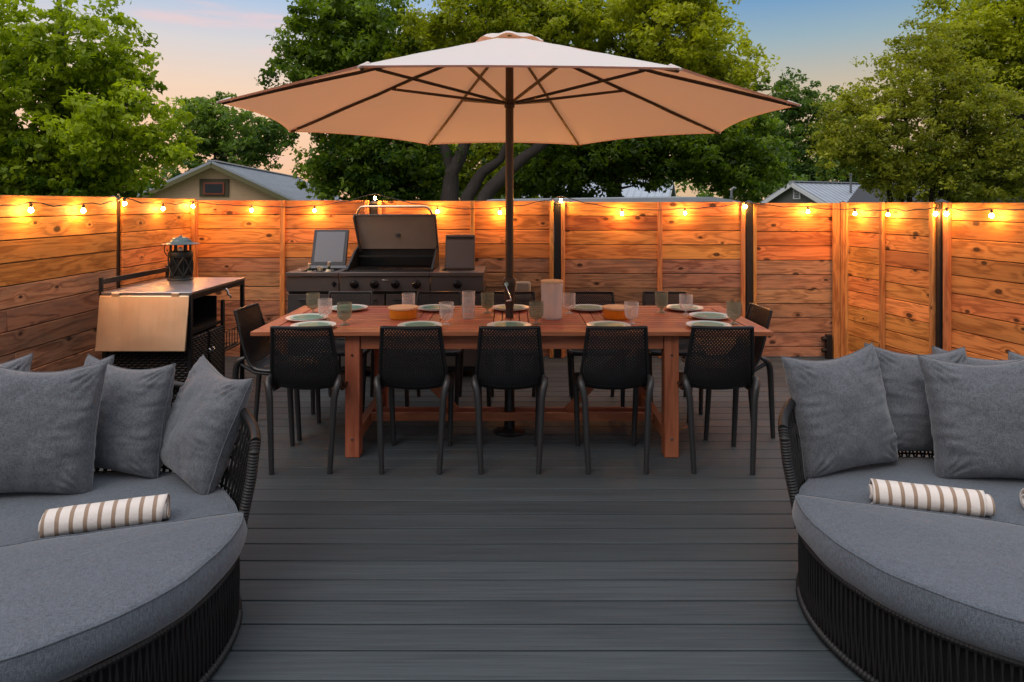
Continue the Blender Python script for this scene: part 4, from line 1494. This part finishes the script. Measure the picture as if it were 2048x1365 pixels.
def towel(label, loc, yaw, L=.385, seed=0, rad=.05):
    b_ = MB(); turns = 3.6; NS = 96; NL = 34
    def fn(i, j):
        q_ = i / (NS - 1); a = q_ * turns * 2 * PI + .6
        r = .010 + (rad - .010) * q_
        x = (j / (NL - 1) - .5) * L
        ends = .006 * fbm((q_ * 6, j, seed), 1.0) if j in (0, NL - 1) else 0
        r *= 1 + .05 * fbm((x * 5 + seed, math.cos(a), math.sin(a)), 2.0)
        squash = .90
        x2 = x * (1 + .03 * math.cos(a * .3 + seed)) + ends + .012 * math.sin(q_ * 9 + seed) * (1 if abs(x) > .9 * L / 2 else 0)
        z = r * math.sin(a) * squash
        return Vector((x2, r * math.cos(a) * 1.05, max(z, -rad * .74) + rad * .76))
    b_.grid(NS, NL, fn)
    o_ = b_.build('rolled_towel', M['towel'], angle=80, solid=.0055)
    o_.location = loc; o_.rotation_euler = (0, 0, yaw)
    tag(o_, label, 'towel', 'rolled striped towels on the daybeds')
    return o_


towel('rolled white towel with brown stripes lying on the left daybed', (-1.400, 2.350, .370), R(20), L=.362, seed=1)
towel('rolled white towel with brown stripes lying on the right daybed', (1.518, 2.492, .370), R(-17), L=.365, seed=2)
towel('rolled striped towel at the right edge of the photo, only its tip showing', (2.046, 2.412, .370), R(-14), seed=3)

# ------------------------------------------------------------------ houses beyond the fence
def gable_house(name, label, loc, rz, half, rise, wall_h, length, wall, roof, trim, over=.35, seams=True, base=None, tth=.16):
    """gable face at local y=0 looking along -Y, ridge along +Y"""
    h = thing(name, label, 'house', (loc[0], loc[1], GZ), rz)
    zt = wall_h
    w = MB()
    w.prism([(-half, 0), (half, 0), (half, zt), (0, zt + rise), (-half, zt)], 0, length)
    w.build('wall', wall, h)
    sl_ = rise / half
    r_ = MB()
    for s in (-1, 1):
        e = half + over
        p0 = Vector((0, 0, zt + rise + .04)); p1 = Vector((s * e, 0, zt + rise - e * sl_ + .04))
        nrm = Vector((s * rise, 0, half)).normalized() * .06
        a_ = [p0 + Vector((0, -over, 0)), p1 + Vector((0, -over, 0)), p1 + Vector((0, length + over, 0)), p0 + Vector((0, length + over, 0))]
        r_.add(a_ + [p + nrm for p in a_], [(3, 2, 1, 0), (4, 5, 6, 7), (0, 1, 5, 4), (1, 2, 6, 5), (2, 3, 7, 6), (3, 0, 4, 7)])
        if seams:
            for yy in np.arange(-over + .03, length + over, .42):
                q0 = p0 + nrm * 1.2 + Vector((0, yy, 0)); q1 = p1 + nrm * 1.2 + Vector((0, yy, 0))
                r_.beam(q0, q1, .035, .05, up=nrm.normalized())
    if seams:
        r_.beam((0, -over, zt + rise + .14), (0, length + over, zt + rise + .14), .35, .05)
    ro = r_.build('roof', roof, h)
    t_ = MB()
    for s in (-1, 1):
        e = half + over
        p0 = Vector((0, -over - .02, zt + rise - .06)); p1 = Vector((s * e, -over - .02, zt + rise - e * sl_ - .06))
        t_.beam(p0, p1, .04, tth, up=Vector((s * rise, 0, half)))
    t_.build('fascia', trim, h)
    return h, zt + rise


# tan bungalow on the left
hl, zr = gable_house('bungalow', 'tan clapboard bungalow with grey metal roof behind the left of the fence', (at(428, 322, 28).x, 28), R(6.6), 4.3, 2.06, 3.24 - GZ - 2.06 - .15, 17, M['siding'], M['roof'], M['fascia'])
wz = 1.48 + (408 - 376) / F * 28 - GZ
wn = MB(); wn.box((.02, -.03, wz), (1.16, .05, .72)); wo = wn.build('window', M['olive'], hl, bevel=.01)
wn = MB(); wn.box((.02, -.07, wz - .03), (.82, .05, .50)); wn.build('sash', M['redpaint'], wo, bevel=.008)
wn = MB(); wn.box((.02, -.098, wz - .03), (.68, .02, .36)); wn.build('pane', M['pane'], wo)
pv = MB(); pv.tube([(2.4, 9, zr - .9), (2.4, 9, zr - .2)], .07, 10); pv.build('vent_pipe', M['pipe'], hl)

# grey house on the right; its ridge runs off to the right
hr, zr = gable_house('grey_house', 'small grey house with white gable trim and metal roof behind the right of the fence', (at(1590, 363, 38).x, 38), math.atan2(.5, .85) - PI / 2, 2.5, 1.36, 2.74 - GZ - 1.36 - .15, 13, M['siding_grey'], M['roof'], M['white_trim'], over=.3, tth=.2)
wz = 1.48 + (408 - 388) / F * 38 - GZ
wn = MB(); wn.box((.15, -.03, wz), (.46, .06, .60)); vo = wn.build('gable_vent', M['white_trim'], hr)
wn = MB()
for i in range(6):
    wn.box((.15, -.07, wz - .2 + i * .08), (.30, .02, .045))
wn.build('louvre', M['grill_dark'], vo)
pv = MB(); pv.tube([(1.1, 3.4, zr - 1.0), (1.1, 3.4, zr + .55)], .06, 10); pv.lathe([(.06, 0), (.11, .02), (.10, .10), (.0001, .14)], 12, (1.1, 3.4, zr + .5)); pv.build('vent_pipe', M['pipe'], hr)

# dark shingled roof at far right
hd_, zr = gable_house('shingled_house', 'house with a dark shingle roof behind the small-leaved tree at far right', (at(1990, 366, 31).x, 31), R(8), 4.2, 1.4, 1.48 + 42 / F * 31 - GZ - 1.4, 12, M['siding_grey'], M['roof_dark'], M['roof_dark'], seams=False)

# pale house far behind the middle trees
hw, zr = gable_house('white_house', 'pale house glimpsed through dark trees right of the umbrella pole', (at(1335, 370, 44).x, 44), R(74), 4, 1.1, 1.48 + 40 / F * 44 - GZ - .9, 9, M['siding_white'], M['roof'], M['white_trim'])

# low metal roof right behind the back fence
cp = thing('carport', 'low metal carport roof just above the fence top right of the umbrella pole', 'carport', (1.25, 9.4, GZ))
b = MB()
zt = 1.48 + 12 / F * 9.4 - GZ
b.add([(-1.6, 0, zt - .03), (1.55, 0, zt + .01), (1.9, 0, zt - .05), (1.9, 3, zt - .03), (1.55, 3, zt + .05), (-1.6, 3, zt + .0),
       (-1.6, 0, zt - .09), (1.55, 0, zt - .05), (1.9, 0, zt - .11), (1.9, 3, zt - .09), (1.55, 3, zt - .01), (-1.6, 3, zt - .06)],
      [(0, 1, 4, 5), (1, 2, 3, 4), (6, 11, 10, 7), (7, 10, 9, 8), (0, 6, 7, 1), (1, 7, 8, 2), (2, 8, 9, 3), (3, 9, 10, 4), (4, 10, 11, 5), (5, 11, 6, 0)])
b.build('roof', M['roof'], cp)
for x in (-1.5, 1.8):
    for yy in (.1, 2.9):
        b = MB(); b.box((x, yy, zt / 2 - .06), (.1, .1, zt - .12)); b.build('post', M['white_trim'], cp)
vp = thing('vent_pipe', 'grey gooseneck pipe rising behind the fence between the two right posts', 'pipe', (at(1463, 400, 12).x, 12, GZ))
b = MB(); zz = 1.48 + 25 / F * 12 - GZ
b.tube([(0, 0, 0), (0, 0, zz), (.015, 0, zz + .045), (.05, 0, zz + .06), (.075, 0, zz + .045)], .022, 10); b.build('pipe', M['pipe'], vp)
b = MB(); b.lathe([(.034, 0), (.034, .03)], 12, (0, 0, zz - .12)); b.build('collar', M['pipe'], vp)


# ------------------------------------------------------------------ trees
def leaf_mesh(name, centers, radii, tones, per, size, mat, parent, flat=.6, up=.6):
    """clumps of leaf-sized faces: centers (n,3), radii (n,), tones (n,)"""
    centers = np.repeat(centers, 2, 0) + rng.normal(0, 1, (len(centers) * 2, 3)) * np.repeat(radii, 2)[:, None] * .55
    radii = np.repeat(radii, 2) * rng.uniform(.35, .85, len(radii) * 2); tones = np.repeat(tones, 2); per = int(per * .40); size = size * .90
    n_ = len(centers)
    cid = np.repeat(np.arange(n_), per)
    N = len(cid)
    d = rng.normal(size=(N, 3)); d /= np.linalg.norm(d, axis=1)[:, None]
    rad = rng.random(N) ** .45
    off = d * rad[:, None] * radii[cid][:, None]; off[:, 2] *= flat
    p = centers[cid] + off
    nrm = rng.normal(size=(N, 3)) + np.array([0, 0, up]) + d * .5
    nrm /= np.linalg.norm(nrm, axis=1)[:, None]
    a = rng.normal(size=(N, 3)); a[:, 2] -= .35
    a -= nrm * (a * nrm).sum(1)[:, None]; a /= np.linalg.norm(a, axis=1)[:, None]
    b_ = np.cross(nrm, a)
    L = size * (.45 + 1.1 * rng.random(N)); W = L * (.42 + .22 * rng.random(N))
    a *= (L / 2)[:, None]; b_ *= (W / 2)[:, None]
    bend = nrm * (L * .12)[:, None]
    V = np.empty((N, 4, 3), np.float32)
    V[:, 0] = p - a; V[:, 1] = p + b_ + bend - a * .1; V[:, 2] = p + a; V[:, 3] = p - b_ + bend - a * .1
    me = bpy.data.meshes.new(name)
    me.vertices.add(N * 4); me.loops.add(N * 4); me.polygons.add(N)
    me.vertices.foreach_set('co', V.ravel())
    me.loops.foreach_set('vertex_index', np.arange(N * 4, dtype=np.int32))
    me.polygons.foreach_set('loop_start', np.arange(0, N * 4, 4, dtype=np.int32))
    me.polygons.foreach_set('loop_total', np.full(N, 4, dtype=np.int32))
    tn = np.clip(tones[cid] + rng.normal(0, .14, N), 0, 1).astype(np.float32)
    at_ = me.attributes.new('tone', 'FLOAT', 'POINT'); at_.data.foreach_set('value', np.repeat(tn, 4))
    me.update(); me.validate()
    me.materials.append(mat)
    o_ = bpy.data.objects.new(name, me); COL.objects.link(o_); o_.parent = parent
    return o_


def tree(name, label, base, trunk, blobs, mat, size, per, bark='bark', group='trees beyond the fence', tr=.2, branches=26, clump=(.35, .7), up=.6, hollow=.45):
    """base (x,y); trunk: list of limb polylines [(x,y,z,r)...] in world; blobs: (px,py,Y, rx_px, rz_px, ry_m, count, tone)"""
    root = thing(name, label, 'tree', (base[0], base[1], GZ), 0, group)
    o0 = Vector((base[0], base[1], GZ))
    C, Rr, Tn = [], [], []
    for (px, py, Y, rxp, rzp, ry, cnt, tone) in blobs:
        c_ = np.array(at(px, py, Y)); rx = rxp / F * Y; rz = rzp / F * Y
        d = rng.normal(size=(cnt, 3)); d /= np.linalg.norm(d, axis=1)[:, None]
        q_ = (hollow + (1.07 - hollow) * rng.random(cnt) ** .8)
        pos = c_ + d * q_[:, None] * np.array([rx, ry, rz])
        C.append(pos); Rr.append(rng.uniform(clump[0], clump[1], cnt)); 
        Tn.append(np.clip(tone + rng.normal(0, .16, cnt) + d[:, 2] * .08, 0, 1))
    C = np.concatenate(C); Rr = np.concatenate(Rr); Tn = np.concatenate(Tn)
    keep = C[:, 2] > GZ + .3
    C, Rr, Tn = C[keep], Rr[keep], Tn[keep]
    leaf_mesh('crown', C - np.array(o0), Rr, Tn, per, size, mat, root, up=up)
    b_ = MB(); ends = []
    for limb in trunk:
        ps = [Vector(p[:3]) - o0 for p in limb]; rs = [p[3] for p in limb]
        # subdivide with a little wander
        P2, R2 = [], []
        for i in range(len(ps) - 1):
            for q_ in (0, .33, .66):
                p = ps[i].lerp(ps[i + 1], q_); p += Vector((mnoise.noise(p * 1.3), mnoise.noise(p * 1.3 + Vector((9, 0, 0))), 0)) * rs[i] * .5
                P2.append(p); R2.append(rs[i] + (rs[i + 1] - rs[i]) * q_)
        P2.append(ps[-1]); R2.append(rs[-1])
        b_.tube(P2, R2, 10); ends += list(zip(P2[len(P2) // 3:], R2[len(R2) // 3:]))
    idx = rng.permutation(len(C))[:branches]
    for i in idx:
        tg = Vector(C[i]) - o0
        src, rr = min(ends, key=lambda e: (e[0] - tg).length + (0 if e[0].z < tg.z else 3))
        mid = src.lerp(tg, .5) + Vector((rng.normal() * .15, rng.normal() * .15, -.1 * (tg - src).length))
        b_.tube([src, mid, tg], [min(rr * .6, tr * .35), min(rr * .35, tr * .18), .012], 6)
    b_.build('trunk', M[bark], root)
    return root


# bright maple at left
A = at(110, 420, 14)
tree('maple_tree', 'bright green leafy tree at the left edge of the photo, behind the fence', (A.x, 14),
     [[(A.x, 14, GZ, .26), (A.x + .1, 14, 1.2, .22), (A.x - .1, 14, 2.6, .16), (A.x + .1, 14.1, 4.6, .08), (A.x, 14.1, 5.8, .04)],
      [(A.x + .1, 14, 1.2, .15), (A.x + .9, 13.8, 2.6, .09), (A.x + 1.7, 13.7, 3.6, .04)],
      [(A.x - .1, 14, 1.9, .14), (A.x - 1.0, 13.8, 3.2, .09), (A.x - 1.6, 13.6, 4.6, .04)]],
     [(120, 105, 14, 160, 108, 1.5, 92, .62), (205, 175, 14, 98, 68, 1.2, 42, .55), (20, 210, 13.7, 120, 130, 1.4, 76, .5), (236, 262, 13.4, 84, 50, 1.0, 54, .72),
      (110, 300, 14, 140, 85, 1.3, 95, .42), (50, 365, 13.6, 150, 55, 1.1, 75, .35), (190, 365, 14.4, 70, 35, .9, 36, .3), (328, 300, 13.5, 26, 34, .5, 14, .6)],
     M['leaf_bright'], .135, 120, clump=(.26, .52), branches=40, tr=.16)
# pale feathery trees far back between maple and umbrella
A = at(440, 420, 52)
tree('walnut_tree', 'airy far tree between the left maple and the umbrella tip', (A.x, 52),
     [[(A.x, 52, GZ, .3), (A.x, 52, 2.6, .22), (A.x - .4, 52, 5.2, .08)]],
     [(400, 240, 52, 70, 40, 2, 55, .7), (450, 290, 52, 80, 50, 2, 75, .5), (520, 275, 50, 60, 45, 2, 55, .45), (390, 520, 52, 90, 45, 2, 65, .35), (540, 525, 50, 80, 40, 2, 60, .3)],
     M['leaf_far'], .36, 90, clump=(.6, 1.3), branches=30)
# tall dark tree left of the umbrella
A = at(720, 430, 21)
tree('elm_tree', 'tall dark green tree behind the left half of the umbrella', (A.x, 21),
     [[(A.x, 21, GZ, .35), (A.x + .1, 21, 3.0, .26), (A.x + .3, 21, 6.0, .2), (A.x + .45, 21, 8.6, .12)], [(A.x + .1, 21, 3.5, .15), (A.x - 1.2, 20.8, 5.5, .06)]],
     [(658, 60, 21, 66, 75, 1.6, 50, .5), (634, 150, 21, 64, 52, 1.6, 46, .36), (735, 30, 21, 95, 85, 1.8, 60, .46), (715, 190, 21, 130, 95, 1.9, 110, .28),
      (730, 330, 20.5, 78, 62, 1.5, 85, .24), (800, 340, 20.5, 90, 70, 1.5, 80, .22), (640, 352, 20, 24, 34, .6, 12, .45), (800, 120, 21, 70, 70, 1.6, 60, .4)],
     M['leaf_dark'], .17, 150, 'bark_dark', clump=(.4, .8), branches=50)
# the big spreading tree with the forked trunk behind the pole
TY = 19.5
T_ = lambda px, py, r, Y=TY: (*at(px, py, Y), r * .8)
A = at(940, 470, TY)
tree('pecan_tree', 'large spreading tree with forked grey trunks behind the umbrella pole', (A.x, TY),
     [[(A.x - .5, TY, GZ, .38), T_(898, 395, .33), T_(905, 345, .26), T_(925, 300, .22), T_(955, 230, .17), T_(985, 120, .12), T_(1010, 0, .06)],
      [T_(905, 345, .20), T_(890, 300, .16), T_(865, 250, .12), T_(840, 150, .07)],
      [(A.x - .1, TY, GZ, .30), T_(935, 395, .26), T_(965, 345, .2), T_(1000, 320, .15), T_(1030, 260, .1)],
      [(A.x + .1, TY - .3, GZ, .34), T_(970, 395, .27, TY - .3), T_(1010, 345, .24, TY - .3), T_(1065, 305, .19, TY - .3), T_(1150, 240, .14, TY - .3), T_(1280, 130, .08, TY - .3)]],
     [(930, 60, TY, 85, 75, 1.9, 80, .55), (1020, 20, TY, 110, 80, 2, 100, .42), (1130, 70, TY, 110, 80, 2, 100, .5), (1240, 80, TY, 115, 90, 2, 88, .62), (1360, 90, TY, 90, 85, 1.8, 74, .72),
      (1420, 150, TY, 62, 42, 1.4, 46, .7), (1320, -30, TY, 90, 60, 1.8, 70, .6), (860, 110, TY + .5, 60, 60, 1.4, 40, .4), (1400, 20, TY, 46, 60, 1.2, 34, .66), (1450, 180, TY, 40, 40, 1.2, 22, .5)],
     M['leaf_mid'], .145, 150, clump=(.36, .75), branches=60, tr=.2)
# dark understorey behind and beside the trunk
A = at(1230, 430, 25)
tree('oak_tree', 'dense dark tree filling the gap under the right half of the umbrella', (A.x, 25),
     [[(A.x, 25, GZ, .3), (A.x, 25, 2, .22), (A.x + .3, 25, 4, .1)]],
     [(1120, 330, 25, 110, 70, 1.8, 110, .34), (1260, 295, 25, 120, 64, 1.8, 110, .3), (1390, 300, 25, 110, 58, 1.8, 100, .36), (1470, 320, 25, 70, 60, 1.6, 70, .42), (1200, 230, 26, 200, 70, 1.6, 100, .3), (1440, 250, 26, 80, 50, 1.6, 50, .4)],
     M['leaf_dark'], .2, 150, 'bark_dark', clump=(.45, .9), branches=30)
A = at(960, 430, 27)
tree('understorey_tree', 'deep green tree low behind the forked trunks', (A.x, 27),
     [[(A.x, 27, GZ, .25), (A.x, 27, 2, .2), (A.x + .3, 27, 3.5, .1)]],
     [(960, 340, 27, 100, 55, 1.5, 75, .45), (1060, 350, 27, 90, 50, 1.5, 65, .45), (860, 345, 27, 70, 50, 1.5, 50, .35), (960, 250, 28, 160, 60, 1.5, 70, .3)],
     M['leaf_mid'], .2, 130, clump=(.45, .85), branches=15)
# thin far trees right of the umbrella
A = at(1560, 430, 56)
tree('cedar_elm_tree', 'thin upright tree between the umbrella tip and the right trees', (A.x, 56),
     [[(A.x, 56, GZ, .2), (A.x, 56, 3, .13), (A.x + .2, 56, 5.6, .05)]],
     [(1560, 270, 56, 42, 55, 1.2, 40, .3), (1530, 215, 57, 30, 56, 1, 16, .35), (1575, 205, 56, 24, 54, 1, 16, .3), (1640, 250, 55, 60, 60, 1.5, 60, .45), (1600, 330, 55, 110, 55, 1.6, 95, .3), (1530, 360, 54, 70, 35, 1.4, 45, .28), (1610, 200, 56, 18, 22, .8, 10, .4), (1690, 330, 56, 100, 48, 1.8, 85, .35), (1850, 350, 56, 120, 45, 1.8, 60, .35)],
     M['leaf_far'], .34, 110, 'bark_dark', clump=(.6, 1.25), branches=30)
# multi-stemmed small-leaved tree at right
A = at(1860, 430, 15.5)
stems = []
for i, (dx, ex, ez) in enumerate(((-.5, -1.6, 3.6), (-.25, -.7, 4.3), (0, 0.1, 4.6), (.2, .9, 4.2), (.45, 1.7, 3.9), (-.35, -1.1, 2.9), (.1, .5, 3.2))):
    stems.append([(A.x + dx, 15.5 + .15 * (i % 3), GZ, .075), (A.x + dx * 1.6, 15.5 + .1 * (i % 2), 1.2, .062), (A.x + (dx + ex) * .55, 15.4, 2.5, .045), (A.x + ex, 15.4, ez, .02)])
tree('crape_myrtle', 'multi-stemmed small-leaved tree at the right, in front of the grey house roof', (A.x, 15.5), stems,
     [(1730, 265, 15.5, 95, 75, 1.1, 100, .42), (1830, 190, 15.5, 110, 80, 1.2, 125, .5), (1945, 230, 15.5, 110, 90, 1.2, 130, .42), (1800, 310, 15.3, 95, 40, 1.0, 62, .36), (1910, 335, 15.3, 110, 55, 1.1, 85, .32), (2010, 320, 15.3, 90, 75, 1.1, 85, .36), (1860, 105, 15.6, 70, 50, .9, 50, .55), (1695, 215, 15.6, 35, 30, .6, 16, .5), (1690, 290, 15, 40, 30, .6, 18, .5), (1895, 378, 15.8, 110, 20, .9, 36, .45), (1822, 366, 15.0, 60, 16, .6, 16, .5), (1760, 345, 15.2, 60, 20, .6, 16, .45), (1990, 372, 15.8, 90, 30, .9, 30, .4)],
     M['leaf_olive'], .085, 120, 'bark_dark', clump=(.22, .46), branches=130, tr=.07, hollow=.3)
# tall bright tree behind it, upper right corner
A = at(2060, 430, 19)
tree('hackberry_tree', 'tall brighter green tree in the upper right corner of the photo', (A.x, 19),
     [[(A.x, 19, GZ, .3), (A.x, 19, 3, .22), (A.x - .3, 19, 6, .12), (A.x - .6, 19, 8, .05)]],
     [(1985, 60, 19, 90, 75, 1.6, 100, .7), (2040, 150, 19, 90, 80, 1.6, 90, .6), (1960, 120, 19, 60, 50, 1.2, 45, .66), (2050, -20, 19, 120, 40, 1.6, 60, .6), (2060, 300, 20, 60, 80, 1.6, 60, .4), (1890, -12, 18, 22, 10, .5, 7, .6)],
     M['leaf_mid'], .135, 130, clump=(.32, .62), branches=40)

# far wood closing the horizon
nn = 340
th = rng.uniform(-.85, .85, nn); dist = rng.uniform(48, 66, nn)
cc = np.stack([np.sin(th) * dist, np.cos(th) * dist, rng.uniform(-.5, 4.6, nn) * (.7 + .3 * np.sin(th * 23))], 1)
fo = leaf_mesh('distant_wood', cc, rng.uniform(1.0, 1.9, nn), np.clip(rng.normal(.35, .12, nn), 0, 1), 110, .45, M['leaf_far'], None)
fo['kind'] = 'stuff'; tag(fo, 'distant line of trees low behind everything else', 'trees')

# ------------------------------------------------------------------ sky, sun
SUN_EL, SUN_AZ = R(50), R(212)       # azimuth clockwise from +Y; behind the camera, to the left
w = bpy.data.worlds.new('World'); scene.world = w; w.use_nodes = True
nt = w.node_tree; nt.nodes.clear()
N_ = lambda typ, **kw: (lambda nd: [setattr(nd, k_, v_) for k_, v_ in kw.items()] and nd or nd)(nt.nodes.new(typ))
out = N_('ShaderNodeOutputWorld')
sky = N_('ShaderNodeTexSky', sky_type='NISHITA'); sky.sun_disc = False
sky.sun_elevation = SUN_EL; sky.sun_rotation = SUN_AZ
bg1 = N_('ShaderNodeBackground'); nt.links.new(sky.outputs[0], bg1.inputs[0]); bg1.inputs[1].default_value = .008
tc = N_('ShaderNodeTexCoord'); sp = N_('ShaderNodeSeparateXYZ'); nt.links.new(tc.outputs['Generated'], sp.inputs[0])
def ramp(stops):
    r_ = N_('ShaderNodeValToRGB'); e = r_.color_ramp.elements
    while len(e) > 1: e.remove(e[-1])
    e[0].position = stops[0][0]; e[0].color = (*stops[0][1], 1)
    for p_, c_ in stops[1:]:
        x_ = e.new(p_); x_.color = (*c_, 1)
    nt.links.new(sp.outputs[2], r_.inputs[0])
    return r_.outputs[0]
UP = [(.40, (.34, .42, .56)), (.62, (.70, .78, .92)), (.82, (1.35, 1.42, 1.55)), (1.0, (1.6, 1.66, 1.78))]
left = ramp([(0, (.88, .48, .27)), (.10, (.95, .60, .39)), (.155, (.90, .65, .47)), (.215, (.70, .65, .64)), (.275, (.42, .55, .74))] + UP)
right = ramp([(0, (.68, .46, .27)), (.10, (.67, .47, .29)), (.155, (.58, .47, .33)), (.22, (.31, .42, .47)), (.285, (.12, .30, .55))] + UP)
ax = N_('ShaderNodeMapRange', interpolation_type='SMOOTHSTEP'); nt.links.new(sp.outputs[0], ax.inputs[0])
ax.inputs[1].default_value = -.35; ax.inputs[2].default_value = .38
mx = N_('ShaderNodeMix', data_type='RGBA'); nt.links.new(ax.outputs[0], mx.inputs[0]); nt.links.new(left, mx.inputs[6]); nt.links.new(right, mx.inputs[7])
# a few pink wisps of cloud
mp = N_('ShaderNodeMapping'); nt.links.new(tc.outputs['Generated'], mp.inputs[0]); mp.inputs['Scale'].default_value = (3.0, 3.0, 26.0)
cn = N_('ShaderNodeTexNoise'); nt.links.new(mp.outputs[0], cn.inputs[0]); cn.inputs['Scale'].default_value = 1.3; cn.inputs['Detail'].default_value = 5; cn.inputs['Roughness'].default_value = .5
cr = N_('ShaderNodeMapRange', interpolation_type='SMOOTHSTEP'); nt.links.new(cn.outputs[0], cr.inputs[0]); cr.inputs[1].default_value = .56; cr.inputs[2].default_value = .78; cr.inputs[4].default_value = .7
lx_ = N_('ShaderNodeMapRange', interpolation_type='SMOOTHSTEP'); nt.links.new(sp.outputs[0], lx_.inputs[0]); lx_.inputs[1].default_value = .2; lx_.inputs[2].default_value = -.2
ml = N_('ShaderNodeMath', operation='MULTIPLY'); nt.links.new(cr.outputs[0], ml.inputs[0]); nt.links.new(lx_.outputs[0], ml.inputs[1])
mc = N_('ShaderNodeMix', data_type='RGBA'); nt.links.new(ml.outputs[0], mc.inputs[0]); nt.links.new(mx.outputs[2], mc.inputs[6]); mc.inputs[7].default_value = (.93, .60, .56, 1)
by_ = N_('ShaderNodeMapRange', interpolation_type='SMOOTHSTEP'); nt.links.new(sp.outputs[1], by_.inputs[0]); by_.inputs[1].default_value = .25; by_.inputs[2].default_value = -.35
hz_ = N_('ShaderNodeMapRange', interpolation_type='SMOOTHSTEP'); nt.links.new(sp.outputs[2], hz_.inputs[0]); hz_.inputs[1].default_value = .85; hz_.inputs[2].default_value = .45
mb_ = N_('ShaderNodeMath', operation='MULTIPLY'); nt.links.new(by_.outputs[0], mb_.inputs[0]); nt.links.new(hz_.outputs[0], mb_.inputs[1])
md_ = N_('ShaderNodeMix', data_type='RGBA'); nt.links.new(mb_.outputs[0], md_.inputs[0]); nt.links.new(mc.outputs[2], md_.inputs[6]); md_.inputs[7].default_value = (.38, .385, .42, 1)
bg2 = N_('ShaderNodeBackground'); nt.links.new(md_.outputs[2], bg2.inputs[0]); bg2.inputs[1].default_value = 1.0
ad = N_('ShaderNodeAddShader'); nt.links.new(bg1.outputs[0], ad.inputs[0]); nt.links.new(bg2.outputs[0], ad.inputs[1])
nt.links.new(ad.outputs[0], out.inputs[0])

sd = bpy.data.lights.new('sun', 'SUN'); sd.energy = 1.15; sd.angle = R(35); sd.color = (1.0, .90, .80)
so_ = bpy.data.objects.new('sun', sd); COL.objects.link(so_)
dirv = Vector((math.sin(SUN_AZ) * math.cos(SUN_EL), math.cos(SUN_AZ) * math.cos(SUN_EL), math.sin(SUN_EL)))
so_.rotation_euler = dirv.to_track_quat('Z', 'Y').to_euler()

# ------------------------------------------------------------------ camera
cd = bpy.data.cameras.new('camera'); cam = bpy.data.objects.new('camera', cd); COL.objects.link(cam)
cam.location = (0, 0, CAM_H); cam.rotation_euler = (R(90), 0, 0)
cd.sensor_width = 36; cd.lens = F / 2048 * 36; cd.shift_y = -(682.5 - CY) / 2048
cd.clip_start = .05; cd.clip_end = 2000
scene.camera = cam
vs_ = scene.view_settings
vs_.view_transform = 'Standard'; vs_.look = 'None'; vs_.exposure = 0; vs_.gamma = 1
scene.cycles.max_bounces = 8; scene.cycles.transparent_max_bounces = 16
scene.cycles.use_denoising = True
